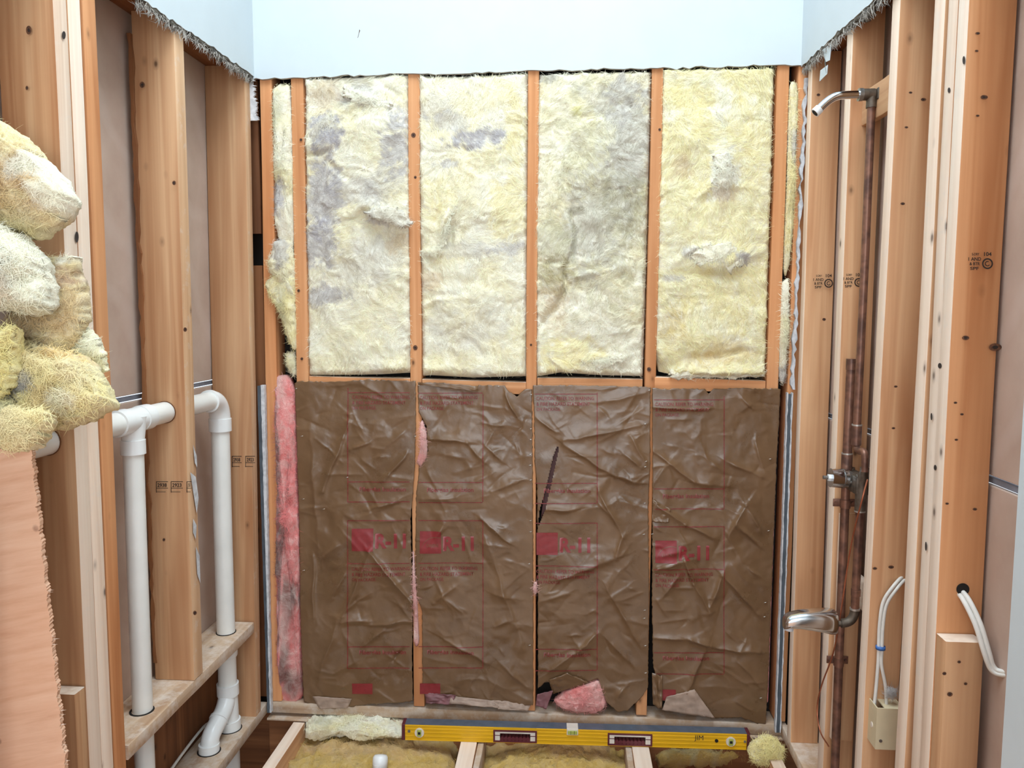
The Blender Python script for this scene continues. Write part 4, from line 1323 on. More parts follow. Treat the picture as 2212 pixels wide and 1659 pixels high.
    for yt in (ya + 14, yb + 108):
        if abs(yt - yb) > 0:
            letters('printed_text', 'CAUTION: REFER TO WARNING', 0.012, tx, yt, tw, 7.5, M_REDF, cut=10)
            letters('printed_text', '& FIRE HAZARD STATEMENT', 0.012, tx, yt + 12, tw * 0.93, 7.5, M_REDF, cut=10)
            letters('printed_text', 'ON PACKAGE.', 0.012, tx, yt + 23, tw * 0.42, 7.0, M_REDF, cut=10)
    for yt in (ya + 216, yb + 292):
        letters('printed_text', 'Fiberglas Insulation', 0.02, tx + 16, yt, min(100, x1 - 14 - tx - 16), 12, M_REDF, cut=8)
    letters('printed_text', 'R-11', 0.04, tx + 50, logo_y + 43, min(66, x1 - 14 - tx - 50), 32, M_RED, cut=4)
    lg = quad('printed_logo', tx, logo_y, tx + 46, logo_y + 48, M_RED)
    if logo_word:
        a = np.radians(np.linspace(200, 290, 14))
        ax_, ay_ = tx + 34 + 32 * np.cos(a), logo_y + 46 + 34 * np.sin(a)
        for i in range(13):
            A = np.array([ax_[i], ax_[i + 1], ax_[i + 1], ax_[i]])
            Bq = np.array([ay_[i], ay_[i + 1], ay_[i + 1] + 1.2, ay_[i] + 1.2])
            if i == 0:
                VV, FF = [], []
            VV.append(place(A, Bq, 0.0019))
            FF.append([4 * i, 4 * i + 1, 4 * i + 2, 4 * i + 3])
        mk('logo_arc', np.concatenate(VV), FF, M_KRAFT, sheet)
        letters('logo_word', 'OWENS', 0.0, tx + 14, logo_y + 34, 26, 7, M_KRAFT, cut=0, off=0.0019)
    if b0 > yb + 372:
        quad('printed_logo', tx, yb + 352, tx + 44, min(yb + 375, b0 - 10), M_RED)
    for (sx, sy) in staples:
        p = place(np.array([sx]), np.array([sy]), 0.001)[0]
        mk('staple', *g_tube(np.array([p + [-0.004, 0.001, -0.001], p + [-0.004, -0.001, -0.001], p + [0.004, -0.001, 0.001], p + [0.004, 0.001, 0.001]]), 0.0009, 6), M_GLINT, sheet)
    return r, sheet, place


k1 = kraft('brown paper faced batt beside the pink strip, crossed by one big tent fold',
           [(820, 638), (900, 641), (1100, 647), (1300, 650), (1520, 657)], [(820, 899), (900, 899), (1000, 897), (1060, 894), (1120, 888), (1180, 889), (1300, 893), (1420, 891), (1520, 893)],
           [(636, 828), (645, 823), (720, 824), (800, 820), (850, 822), (900, 823)],
           [(655, 1512), (680, 1524), (720, 1530), (760, 1524), (840, 1516), (893, 1512)],
           [(800, 1188, 742, 1330, 4.5, 6, 3), (800, 1188, 892, 1300, 5.0, 6, -3), (740, 1345, 800, 1340, 3, 6, 2), (800, 1348, 890, 1340, 4, 5, 3), (700, 1060, 745, 945, 3.5, 5, 2), (745, 945, 760, 900, 2, 5, 2),
            (672, 950, 690, 1200, 2.0, 6, 3), (680, 1330, 678, 1200, 3, 4, 2), (720, 1290, 745, 1240, 3, 6, 2), (790, 1390, 830, 1360, 3, 7, 2), (690, 1460, 730, 1340, 2.6, 7, -2), (720, 1450, 770, 1430, 2, 8, 2),
            (760, 970, 800, 955, 2.5, 5, 2), (830, 1040, 880, 980, 3, 6, 2), (800, 1100, 860, 1085, 3.5, 7, 2), (700, 1200, 740, 1170, 2.6, 6, -2), (870, 1400, 850, 1425, -4, 4, 1)],
           61, (752, 886), (847, 1122), 1140, False, [(641, 839), (654, 941), (656, 1077), (701, 1098), (657, 1231), (751, 1030), (897, 942)])
k2 = kraft('brown paper faced batt with a scalloped top edge and a crumpled pale hem',
           [(820, 903), (900, 905), (930, 922), (985, 925), (1005, 908), (1080, 900), (1180, 898), (1300, 900), (1330, 912), (1520, 914)], [(820, 1149), (1000, 1151), (1300, 1152), (1530, 1152)],
           [(900, 826), (960, 827), (985, 832), (1030, 836), (1035, 832), (1090, 832), (1100, 846), (1118, 856), (1132, 842), (1150, 840)],
           [(914, 1495), (960, 1506), (1010, 1512), (1070, 1518), (1152, 1522)],
           [(930, 948, 1010, 955, 3.5, 5, 3), (1010, 955, 1050, 1000, 2.5, 6, 2), (960, 985, 1000, 990, 2, 8, 2), (1036, 1120, 1100, 1170, 3.5, 7, 2), (1050, 965, 1090, 1000, 2.5, 6, 2), (915, 1080, 985, 1070, 2.5, 8, 2),
            (1050, 1160, 1130, 1400, 2.5, 9, -2), (960, 1380, 1050, 1430, 4.0, 7, 3), (1070, 1280, 1110, 1290, 2.6, 7, 2), (940, 1300, 985, 1270, 2.5, 6, 2), (1000, 1320, 960, 1290, 2, 6, 2), (1080, 1430, 1140, 1480, 2.6, 7, 2),
            (1095, 850, 1120, 905, 3, 5, 2), (960, 1130, 930, 1180, 2.4, 8, 2), (1060, 1060, 1120, 1040, 2.4, 6, 2), (1070, 1350, 1100, 1340, 3, 6, 2)],
           62, (905, 1043), (848, 1122), 1146, True, [(1147, 852), (1146, 926), (1146, 949), (1145, 981), (1145, 1004), (1146, 1036), (1146, 1123), (1146, 1147), (1143, 1216), (1144, 1392), (905, 832), (1077, 834)])
k3 = kraft('brown paper faced batt with a long dark slit and a torn bottom corner',
           [(820, 1150), (900, 1154), (1000, 1155), (1050, 1160), (1200, 1162), (1400, 1162), (1520, 1162)], [(820, 1405), (1000, 1404), (1100, 1400), (1300, 1402), (1450, 1400), (1540, 1400)],
           [(1150, 832), (1210, 832), (1280, 833), (1350, 834), (1405, 836)],
           [(1160, 1488), (1180, 1470), (1195, 1476), (1220, 1487), (1270, 1472), (1292, 1464), (1300, 1490), (1310, 1515), (1335, 1538), (1355, 1534), (1385, 1505), (1402, 1480)],
           [(1220, 952, 1380, 920, 3.0, 7, 2), (1220, 960, 1330, 1030, 3.5, 7, 3), (1330, 1030, 1390, 1045, 3, 6, 3), (1345, 980, 1385, 1010, 2.5, 6, 2), (1290, 870, 1390, 850, 2.0, 8, 2), (1160, 905, 1205, 935, 2.5, 5, 2),
            (1290, 1060, 1345, 1160, 3.0, 8, 2), (1345, 1160, 1330, 1200, 2.5, 6, 2), (1180, 1100, 1240, 1098, 4, 6, 3), (1330, 1205, 1210, 1250, 3.5, 8, -3), (1310, 1270, 1385, 1395, 2.6, 7, 2), (1290, 1365, 1250, 1405, 4, 6, 2), (1250, 1405, 1185, 1450, 3.0, 6, 2),
            (1295, 1365, 1370, 1440, 2.2, 8, 2), (1160, 1300, 1230, 1280, 2, 8, 2), (1350, 1480, 1330, 1510, 3, 6, 2), (1360, 940, 1395, 1000, 2.5, 5, -2)],
           63, (1156, 1289), (850, 1128), 1149, False, [(1393, 915), (1393, 1007), (1392, 1086), (1395, 995), (1390, 1153), (1392, 1316), (1391, 1333), (1393, 1392), (1394, 1451), (1402, 842)],
           cut_out=[(964, 1203, 1208), (985, 1195, 1204), (1050, 1180, 1190), (1100, 1166, 1178), (1135, 1162, 1164)])
k4 = kraft('brown paper faced batt next to the black gap, with the deepest dents',
           [(820, 1408), (1000, 1409), (1300, 1408), (1450, 1410), (1545, 1432)], [(820, 1686), (900, 1682), (1000, 1676), (1200, 1668), (1400, 1660), (1560, 1652)],
           [(1405, 838), (1440, 840), (1480, 839), (1522, 840), (1530, 850), (1540, 840), (1600, 838), (1690, 840)],
           [(1405, 1520), (1430, 1512), (1480, 1500), (1530, 1548), (1600, 1548), (1640, 1562), (1665, 1562)],
           [(1410, 880, 1530, 884, 3.5, 5, 3), (1410, 975, 1500, 1040, 3.5, 6, 2), (1500, 1040, 1560, 1050, 3, 7, 3), (1560, 990, 1640, 1030, 3.0, 7, 2), (1610, 1090, 1572, 1150, 4.5, 6, 3), (1610, 1090, 1640, 1140, 4, 7, -2), (1410, 1080, 1480, 1130, 4.5, 6, -3), (1480, 1130, 1540, 1160, 4, 6, 2),
            (1480, 1210, 1420, 1228, 5.0, 6, 3), (1480, 1210, 1500, 1260, 4.5, 5, 2), (1500, 1260, 1535, 1320, 3.5, 5, -2), (1560, 1240, 1640, 1330, 4.5, 6, 3), (1560, 1240, 1535, 1310, 4, 5, 2), (1410, 1375, 1490, 1380, 3.5, 6, 2), (1490, 1380, 1535, 1392, 5, 5, 3), (1535, 1395, 1640, 1408, 4.0, 5, 3),
            (1525, 1400, 1480, 1500, 5.0, 6, -3), (1590, 1420, 1640, 1480, 2.6, 7, 2), (1430, 1290, 1470, 1240, 2.6, 6, 2), (1590, 1130, 1640, 1180, 4.5, 6, 2), (1640, 1240, 1620, 1225, 3, 4, 2), (1600, 860, 1625, 885, 3, 5, 2), (1630, 950, 1645, 1010, 2.5, 5, 2), (1430, 1200, 1470, 1190, 3, 8, 2)],
           64, (1412, 1562), (862, 1135), 1166, True, [(1662, 990), (1659, 1145), (1652, 1300), (1650, 1330), (1642, 1505), (1408, 1152)])


# torn flaps and scraps of the facing
def flap(name, pts, Ys, mat, parent=None, label=None, cat=None, crumple=0.002, seed=1, n=14):
    """a four-cornered piece of paper, corners in photo measure with their own depth, crumpled and given thickness"""
    P = [at_y(np.array(p[0], float), np.array(p[1], float), y) for p, y in zip(pts, Ys)]
    u, v = np.meshgrid(np.linspace(0, 1, n), np.linspace(0, 1, n))
    u, v = u[..., None], v[..., None]
    G = P[0] * (1 - u) * (1 - v) + P[1] * u * (1 - v) + P[2] * u * v + P[3] * (1 - u) * v
    G = G.reshape(-1, 3)
    nr = np.cross(P[1] - P[0], P[3] - P[0])
    nr /= np.linalg.norm(nr)
    G = G + nr * (crumple * fbm(G * 45 + seed, 3, seed, ridged=True))[:, None]
    jag = 0.002 * vnoise(G * 160, seed + 4)
    G[:, 2] += jag
    B = G + nr * 0.001
    m = n * n
    F = grid_faces(n, n).tolist() + (grid_faces(n, n, True) + m).tolist()
    ring = list(range(n)) + [i * n + n - 1 for i in range(1, n)] + [(n - 1) * n + i for i in range(n - 2, -1, -1)] + [i * n for i in range(n - 2, 0, -1)]
    F += [[ring[i], m + ring[i], m + ring[(i + 1) % len(ring)], ring[(i + 1) % len(ring)]] for i in range(len(ring))]
    o = fix_normals(mk(name, np.concatenate([G, B]), F, mat, parent))
    if parent is None:
        tag(o, label, cat)
    return o


r3, s3, p3 = k3
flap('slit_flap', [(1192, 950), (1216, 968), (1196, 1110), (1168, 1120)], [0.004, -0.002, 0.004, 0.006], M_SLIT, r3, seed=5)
flap('curled_corner', [(1185, 1470), (1225, 1455), (1275, 1475), (1195, 1500)], [-0.018, -0.022, -0.014, -0.010], M_KRAFT, r3, seed=7)
flap('torn_hem', [(1160, 1500), (1195, 1492), (1180, 1532), (1157, 1525)], [-0.014, -0.018, -0.020, -0.016], M_MAUVE, r3, seed=8)
r2, s2, p2 = k2
flap('torn_hem', [(916, 1498), (985, 1502), (975, 1522), (920, 1520)], [-0.012, -0.02, -0.03, -0.014], M_MAUVE, r2, seed=9, crumple=0.006)
flap('torn_hem', [(975, 1503), (1075, 1514), (1080, 1530), (970, 1520)], [-0.018, -0.014, -0.028, -0.03], M_PALEK, r2, seed=10, crumple=0.008)
flap('torn_hem', [(1065, 1512), (1148, 1518), (1140, 1536), (1075, 1532)], [-0.014, -0.012, -0.02, -0.03], M_PALEK, r2, seed=11, crumple=0.008)
flap('rolled_top', [(905, 826), (1032, 834), (1032, 846), (905, 832)], [-0.014, -0.014, -0.02, -0.012], M_KRAFT, r2, seed=12, crumple=0.004)
r4, s4, p4 = k4
flap('torn_hem', [(1440, 1505), (1500, 1490), (1545, 1552), (1430, 1535)], [-0.014, -0.018, -0.022, -0.02], M_PALEK, r4, seed=13, crumple=0.003)
flap('folded_edge', [(1408, 1455), (1432, 1460), (1430, 1530), (1410, 1525)], [-0.014, -0.022, -0.026, -0.012], M_KRAFT, r4, seed=14, crumple=0.006)
flap('pulled_corner', [(1410, 1080), (1450, 1100), (1445, 1130), (1408, 1128)], [-0.014, -0.016, -0.018, -0.013], M_KRAFT, r4, seed=15, crumple=0.004)
r1, s1, p1 = k1
flap('hem_underside', [(675, 1505), (760, 1510), (750, 1530), (690, 1532)], [-0.012, -0.012, -0.014, -0.014], M_PALEK, r1, seed=16, crumple=0.002)

GPK = 'pink wool showing through torn facing'
lump('pink_insulation', [(1196, 1510), (1220, 1492), (1290, 1466), (1304, 1490), (1310, 1525), (1290, 1536), (1250, 1532), (1205, 1525)], on_y(0.010), FACE, 0.05, 71,
     'bright pink wool spilling from the torn bottom corner onto the plate', 'insulation', GPK, base=PINKC, mat=M_PINK, hue=PALEP, amp=0.006, nfib=260, rings=14, nang=70)
lump('pink_insulation', [(908, 910), (914, 905), (923, 940), (923, 985), (910, 1008), (900, 1000), (912, 960)], on_y(-0.001), FACE, 0.028, 72,
     'curved pink wool seam beside the bare stud between the first two facings', 'insulation', GPK, base=PALEP, mat=M_PINK, hue=PINKC, amp=0.003, nfib=90, rings=8, nang=60)
lump('pink_insulation', [(892, 1185), (894, 1185), (903, 1330), (906, 1392), (899, 1400), (894, 1385), (898, 1320), (892, 1260)], on_y(-0.004), FACE, 0.022, 73,
     'pink wool tufts low between the first two facings', 'insulation', GPK, base=PALEP, mat=M_PINK, hue=PINKC, amp=0.003, nfib=90, rings=8, nang=70)
lump('pink_insulation', [(1153, 1258), (1158, 1255), (1160, 1275), (1156, 1285), (1152, 1275)], on_y(-0.012), FACE, 0.012, 74,
     'tiny pink wool tuft between the two middle facings', 'insulation', GPK, base=PALEP, mat=M_PINK, hue=PINKC, amp=0.002, nfib=30, rings=6, nang=30)


# ------------------------------------------------------------------ white vent and drain pipes in the left wall
PX_, PZ = -1.000, 1.148


def pipe(name, pts, r, mat, parent, n=24, m=0):
    P = smooth_path(pts, m) if m else np.asarray(pts, float)
    return mk(name, *g_tube(P, r, n), mat, parent, autosm=40)


def arc(c, p0, p1, steps=10):
    """quarter bend from p0 to p1 round corner c"""
    c, p0, p1 = map(lambda a: np.array(a, float), (c, p0, p1))
    out = []
    for t in np.linspace(0, 1, steps):
        out.append((1 - t) ** 2 * p0 + 2 * t * (1 - t) * c + t * t * p1)
    return out


vp = root('vent_pipe', (PX_, -0.6, 0.0), 'white plastic vent pipe running through the studs with a tee and an elbow', 'pipe')
pipe('horizontal_pipe', [(PX_, -1.44, PZ), (PX_, -1.0, PZ), (PX_, -0.6, PZ), (PX_, -0.25, PZ)], 0.0300, M_PVC, vp)
tee = pipe('tee_fitting', [(PX_, -0.800, PZ), (PX_, -0.757, PZ)], 0.0350, M_PVC2, vp, 28)
pipe('tee_middle', [(PX_, -0.760, PZ), (PX_, -0.68, PZ)], 0.0325, M_PVC2, tee, 28)
pipe('tee_collar', [(PX_, -0.690, PZ), (PX_, -0.648, PZ)], 0.0350, M_PVC2, tee, 28)
mk('tee_branch', *g_tube(np.array([(PX_, -0.720, PZ + 0.01), (PX_, -0.722, PZ - 0.03), (PX_, -0.724, PZ - 0.055)]), [0.034, 0.031, 0.0285], 26), M_PVC2, tee, autosm=40)
pipe('branch_collar', [(PX_, -0.724, PZ - 0.052), (PX_, -0.724, PZ - 0.090)], 0.0315, M_PVC2, tee, 26)
pipe('down_pipe', [(PX_, -0.724, PZ - 0.08), (PX_, -0.728, 0.75), (PX_, -0.731, 0.32), (PX_, -0.732, 0.02), (PX_, -0.732, -0.25)], 0.0262, M_PVC, vp)
elb = pipe('elbow_fitting', arc((PX_, -0.198, PZ), (PX_, -0.270, PZ), (PX_, -0.198, PZ - 0.075), 14), 0.0335, M_PVC2, vp, 28)
pipe('elbow_collar', [(PX_, -0.278, PZ), (PX_, -0.262, PZ)], 0.0362, M_PVC2, elb, 28)
pipe('elbow_collar', [(PX_, -0.198, PZ - 0.066), (PX_, -0.198, PZ - 0.108)], 0.0362, M_PVC2, elb, 28)
pipe('down_pipe', [(PX_, -0.198, PZ - 0.09), (PX_, -0.202, 0.75), (PX_, -0.203, 0.40), (PX_, -0.203, 0.20)], 0.0300, M_PVC, vp)
for y in (-0.5535, -1.0665):
    mk('drilled_hole', *g_ring((PX_, y, PZ), (0, 1, 0), 0.0302, 0.0322, 0.002), M_WOOD['brown', 1], vp, smooth=False)  # brown ring painted for the shaded gap round the pipe
for x, y, z, r in ((PX_, -0.7305, 0.3492, 0.032), (PX_, -0.2025, 0.3492, 0.033)):
    mk('drilled_hole', *g_ring((x, y - 0.004 if y < -.5 else y, z), (0, 0, 1), 0.0262, r, 0.0015), M_DARK, vp, smooth=False)  # flat dark ring painted as the shade in the ledge hole
dp = root('drain_wye', (PX_, -0.2, 0.0), 'white plastic drain wye with a bent branch entering the bottom plate', 'pipe')
mk('upper_collar', *g_tube(np.array([(PX_, -0.203, 0.312), (PX_, -0.203, 0.268), (PX_, -0.203, 0.262)]), [0.036, 0.036, 0.033], 26), M_PVC2, dp, autosm=40)
wye = pipe('wye_body', [(PX_, -0.202, 0.145), (PX_, -0.198, 0.07), (PX_, -0.196, 0.0)], 0.0315, M_PVC2, dp, 26)
pipe('wye_collar', [(PX_, -0.203, 0.168), (PX_, -0.202, 0.128)], 0.0365, M_PVC2, wye, 26)
pipe('wye_collar', [(PX_, -0.196, 0.036), (PX_, -0.195, 0.002)], 0.0365, M_PVC2, wye, 26)
pipe('straight_pipe', [(PX_, -0.203, 0.27), (PX_, -0.203, 0.15)], 0.0305, M_PVC, dp)
br = pipe('bent_branch', [(PX_, -0.205, 0.125), (PX_, -0.240, 0.090), (PX_ - 0.003, -0.285, 0.068), (PX_ - 0.006, -0.325, 0.045), (PX_ - 0.008, -0.336, 0.004)], 0.0290, M_PVC2, dp, 26, m=6)
pipe('branch_collar', [(PX_ - 0.008, -0.336, 0.026), (PX_ - 0.008, -0.337, 0.001)], 0.0330, M_PVC2, br, 26)
pipe('branch_ring', [(PX_ - 0.002, -0.268, 0.078), (PX_ - 0.002, -0.276, 0.074)], 0.0315, M_PVC2, br, 26)
for x, y, r in ((PX_, -0.195, 0.040), (PX_ - 0.008, -0.337, 0.037)):
    mk('drilled_hole', *g_ring((x, y, 0.0015), (0, 0, 1), 0.030, r, 0.0015), M_DARK, dp, smooth=False)  # dark ring painted where the plate hole would be in shade
pipe('lower_pipe', [(PX_, -0.195, -0.04), (PX_, -0.195, -0.30)], 0.030, M_PVC, dp)
cb = at_x([478, 470, 440, 400, 350], [1440, 1540, 1570, 1620, 1690], -1.066)
pipe('wall_cable', cb + [0.0, 0, 0.0], 0.0045, M_CABLE, None, 8, m=6)
tag(bpy.data.objects['wall_cable'], 'thin white cable lying behind the drain wye on the bottom plate', 'cable')
sp = root('drain_stub', (-0.478, -0.19, -0.16), 'white capped plastic drain stub standing in the floor insulation', 'pipe')
p0 = at_z(np.array(822.), np.array(1642.), -0.095)
pipe('stub_pipe', [(p0[0] + 0.006, p0[1] - 0.03, -0.22), (p0[0], p0[1] - 0.012, -0.14), (p0[0] - 0.001, p0[1] - 0.008, -0.100)], 0.024, M_PVC, sp)
mk('rounded_cap', *g_tube(np.array([(p0[0], p0[1] - 0.010, -0.125), (p0[0], p0[1] - 0.004, -0.095), (p0[0], p0[1] + 0.000, -0.084), (p0[0], p0[1] + 0.002, -0.078), (p0[0], p0[1] + 0.003, -0.076)]), [0.0262, 0.0262, 0.0252, 0.0205, 0.0100], 24), M_PVC2, sp)

# ------------------------------------------------------------------ copper plumbing and tub fittings in the right wall
RX, RY = 0.938, -0.545
rs = root('shower_riser', (RX, RY, 1.0), 'tall copper riser pipe leading up to the shower arm', 'pipe')
pipe('riser_pipe', [(RX, RY, 1.985), (RX, RY - 0.002, 1.6), (RX, RY + 0.004, 1.12)], 0.0105, M_COPPER, rs)
fit = pipe('top_fitting', [(RX, RY, 1.972), (RX, RY, 2.008)], 0.0135, M_GREYM, rs)
mk('fitting_ear', *g_box((RX + 0.008, RY - 0.022, 1.990), (RX + 0.016, RY + 0.022, 2.020), 0.003), M_GREYM, fit)
pipe('fitting_outlet', [(RX + 0.006, RY, 2.006), (RX - 0.030, RY, 2.006)], 0.0150, M_GREYM, fit)
low = pipe('lower_sleeve', [(RX, RY + 0.004, 1.135), (RX, RY + 0.004, 1.080)], 0.0130, M_COPPER, rs)
pipe('solder_ring', [(RX, RY + 0.004, 1.137), (RX, RY + 0.004, 1.133)], 0.0136, M_SOLDER, low)
pipe('offset_bend', [(RX, RY + 0.004, 1.10), (RX, RY + 0.002, 1.075), (RX, RY - 0.020, 1.068), (RX, RY - 0.048, 1.072), (RX, RY - 0.062, 1.062), (RX, RY - 0.066, 1.02)], 0.0090, M_COPPER, rs, 18, m=6)
sa = root('shower_spout_arm', (0.86, RY, 1.95), 'bent chrome shower arm without a head', 'shower arm')
P = smooth_path([(RX - 0.018, RY, 2.006), (RX - 0.055, RY, 2.006), (0.850, RY - 0.001, 2.003), (0.828, RY - 0.001, 1.992), (0.806, RY - 0.001, 1.972), (0.797, RY - 0.001, 1.9635)], 8)
mk('arm_tube', *g_tube(P, 0.0107, 22), M_CHROME, sa, autosm=40)
d = P[-1] - P[-4]
d /= np.linalg.norm(d)
pipe('threaded_end', [P[-1] - d * 0.012, P[-1] + d * 0.004], 0.0122, M_TEFLON, sa)
pipe('open_bore', [P[-1] + d * 0.0035, P[-1] + d * 0.0046], 0.0092, M_DARK, sa)
pipe('arm_collar', [(RX - 0.034, RY, 2.006), (RX - 0.024, RY, 2.006)], 0.0165, M_STEEL, sa)

VX, VY, VZ = 0.938, -0.520, 0.985
va = root('mixing_valve', (0.92, VY, 0.90), 'chrome tub and shower mixing valve cartridge with a bare stem', 'valve')
q0 = at_x(np.array(1778.), np.array(1031.), 0.858)
ax = np.array([1.0, 0.03, -0.05])
ax /= np.linalg.norm(ax)
pipe('stem', [q0, q0 + ax * 0.022], 0.0052, M_STEEL, va, 12)
pipe('stem_nut', [q0 + ax * 0.013, q0 + ax * 0.030], 0.0095, M_TEFLON, va, 6)
sl = pipe('chrome_sleeve', [q0 + ax * 0.020, q0 + ax * 0.0215, q0 + ax * 0.064], 0.0262, M_CHROME, va, 28)
pipe('sleeve_ring', [q0 + ax * 0.051, q0 + ax * 0.0540], 0.0270, M_STEEL, sl, 28)
mk('bonnet', *g_tube(np.array([q0 + ax * 0.064, q0 + ax * 0.072, q0 + ax * 0.080]), [0.0258, 0.022, 0.018], 20), M_STEEL, va, autosm=40)
vb = q0 + ax * 0.083
mk('valve_body', *g_box(vb + [-0.014, -0.060, -0.032], vb + [0.024, 0.052, 0.018], 0.007), M_GREYM, va, autosm=40)
for dy in (-0.052, 0.045):
    pipe('side_port', [vb + [0.004, dy, -0.042], vb + [0.004, dy, 0.024]], 0.0145, M_GREYM, va, 18)
for dy in (-0.020, 0.018):
    pipe('stop_screw', [vb + [-0.018, dy, -0.004], vb + [-0.006, dy, -0.004]], 0.0062, M_STEEL, va, 12)
pipe('top_port', [vb + [0.004, -0.062, 0.01], vb + [0.004, -0.064, 0.045]], 0.0115, M_GREYM, va, 18)

CX, CY = 0.934, -0.490
ac = root('air_chamber', (CX, CY, 1.0), 'short capped copper air chamber above the mixing valve', 'pipe')
pipe('chamber_pipe', [(CX, CY, 1.285), (CX, CY + 0.002, 1.0)], 0.0125, M_COPPER, ac)
pipe('end_cap', [(CX, CY, 1.312), (CX, CY, 1.309), (CX, CY, 1.282)], 0.0138, M_COPPER, ac)
pipe('lower_sleeve', [(CX, CY + 0.002, 1.045), (CX, CY + 0.002, 0.99)], 0.0148, M_COPPER, ac)
pipe('solder_ring', [(CX, CY + 0.002, 1.049), (CX, CY + 0.002, 1.045)], 0.0152, M_SOLDER, ac)
su = root('supply_pipe', (CX, CY, 0.0), 'dark copper supply pipe clamped to the backing board under the valve', 'pipe')
pipe('supply_tube', [(CX, CY + 0.002, 0.965), (CX, CY, 0.6), (CX, CY - 0.005, 0.2), (CX, CY - 0.008, -0.02)], 0.0118, M_COPPER, su)
for z in (0.905, 0.445):
    cl = pipe('pipe_clamp', [(CX, CY, z - 0.012), (CX, CY, z + 0.012)], 0.0140, M_COPPER, su)
    mk('clamp_ear', *g_box((CX - 0.030, CY + 0.010, z - 0.011), (CX + 0.030, CY + 0.013, z + 0.011), 0.001), M_COPPER, cl)
    for sx in (-1, 1):
        pipe('clamp_nail', [(CX + sx * 0.023, CY + 0.010, z), (CX + sx * 0.023, CY + 0.004, z)], 0.0045, M_COPPER, cl, 10)
DX, DY = 0.945, -0.570
dr = root('spout_drop_pipe', (DX, DY, 0.59), 'dark copper drop pipe bending out to the tub spout', 'pipe')
pipe('drop_tube', [(DX, DY, 0.962), (DX, DY + 0.002, 0.80), (DX, DY + 0.005, 0.62)], 0.0110, M_COPPER, dr)
pipe('upper_sleeve', [(DX, DY, 0.955), (DX, DY, 0.905)], 0.0140, M_GREYM, dr)
pipe('solder_ring', [(DX, DY, 0.906), (DX, DY, 0.902)], 0.0144, M_SOLDER, dr)
eb = pipe('spout_elbow', arc((DX, DY + 0.005, 0.588), (DX, DY + 0.005, 0.628), (DX - 0.036, DY + 0.005, 0.588), 10), 0.0122, M_GREYM, dr)
pipe('solder_ring', [(DX, DY + 0.005, 0.632), (DX, DY + 0.005, 0.627)], 0.0135, M_SOLDER, eb)
pipe('spout_nipple', [(DX - 0.030, DY + 0.005, 0.588), (0.870, DY + 0.005, 0.586)], 0.0085, M_GREYM, dr)
pipe('strap', [(DX, DY + 0.003, 0.668), (DX, DY + 0.003, 0.686)], 0.0126, M_COPPER, dr)

# tub spout: a lofted chrome casting
ts = root('tub_spout', (0.82, DY, 0.56), 'chrome diverter tub spout pointing out over the missing tub', 'spout')
secs = [(0.893, 0.5920, 0.031, 0.031), (0.888, 0.5920, 0.0325, 0.033), (0.878, 0.5930, 0.0325, 0.0335), (0.850, 0.5950, 0.0305, 0.0305), (0.820, 0.5955, 0.0285, 0.0270), (0.795, 0.5950, 0.0270, 0.0235), (0.772, 0.5920, 0.0255, 0.0205), (0.762, 0.5880, 0.0235, 0.0185), (0.756, 0.5830, 0.018, 0.0150), (0.754, 0.5800, 0.010, 0.009)]
V, F, nn = [], [], 28
for (x, z, ry, rz) in secs:
    a = np.linspace(0, 2 * math.pi, nn, endpoint=False)
    cy_, cz_ = np.cos(a), np.sin(a)
    ex = 0.72
    V.append(np.stack([np.full(nn, x), DY + 0.005 + ry * np.sign(cy_) * np.abs(cy_) ** ex, z + rz * np.sign(cz_) * np.abs(cz_) ** ex], 1))
for i in range(len(secs) - 1):
    for j in range(nn):
        F.append([i * nn + j, i * nn + (j + 1) % nn, (i + 1) * nn + (j + 1) % nn, (i + 1) * nn + j])
F += [list(range(nn))[::-1], [(len(secs) - 1) * nn + j for j in range(nn)]]
fix_normals(mk('spout_casting', np.concatenate(V), F, M_CHROME, ts, autosm=30))
pipe('outlet_lip', [(0.770, DY + 0.005, 0.574), (0.769, DY + 0.005, 0.564)], 0.0125, M_PLASTERW, ts)
wpts = at_x([1888, 1862, 1838, 1815, 1800, 1775, 1765, 1772, 1790], [1040, 1080, 1180, 1330, 1410, 1480, 1530, 1580, 1612], 0.905)
wpts[0] = at_x(np.array(1874.), np.array(1036.), 0.925)
pipe('bare_wire', wpts, 0.0021, M_COPPERB, None, 8, m=6)
tag(bpy.data.objects['bare_wire'], 'thin bare copper wire trailing down in front of the supply pipe', 'wire')

# ------------------------------------------------------------------ electrical box and cables
eb_ = root('electrical_box', (0.965, -0.76, 0.35), 'beige plastic electrical box nailed to the broad right wall stud', 'electrical box')
bx0, bx1, by0, by1, bz0, bz1 = 0.926, 0.992, -0.790, -0.7355, 0.355, 0.462
th = 0.003
mk('box_shell', *join(g_box((bx0, by0, bz0), (bx0 + th, by1, bz1)), g_box((bx1 - th, by0, bz0), (bx1, by1, bz1)), g_box((bx0 + th, by0, bz0), (bx1 - th, by0 + th, bz1)),
                      g_box((bx0 + th, by1 - th, bz0), (bx1 - th, by1, bz1)), g_box((bx0 + th, by0 + th, bz0), (bx1 - th, by1 - th, bz0 + th))), M_BOX, eb_, smooth=False)
mk('box_top', *g_box((bx0 + 0.02, by0 + th, bz1 - 0.004), (bx1 - th, by1 - th, bz1 - 0.001)), M_BOX, eb_, smooth=False)
mk('knockout', *g_ring((bx0 - 0.0005, -0.763, 0.405), (1, 0, 0), 0.0, 0.007, 0.002), M_CREAM, eb_, smooth=False)
pipe('side_nail', [(bx0 + 0.012, by0 - 0.002, 0.378), (bx0 + 0.012, by0 + 0.004, 0.378)], 0.004, M_STEEL, eb_, 10)
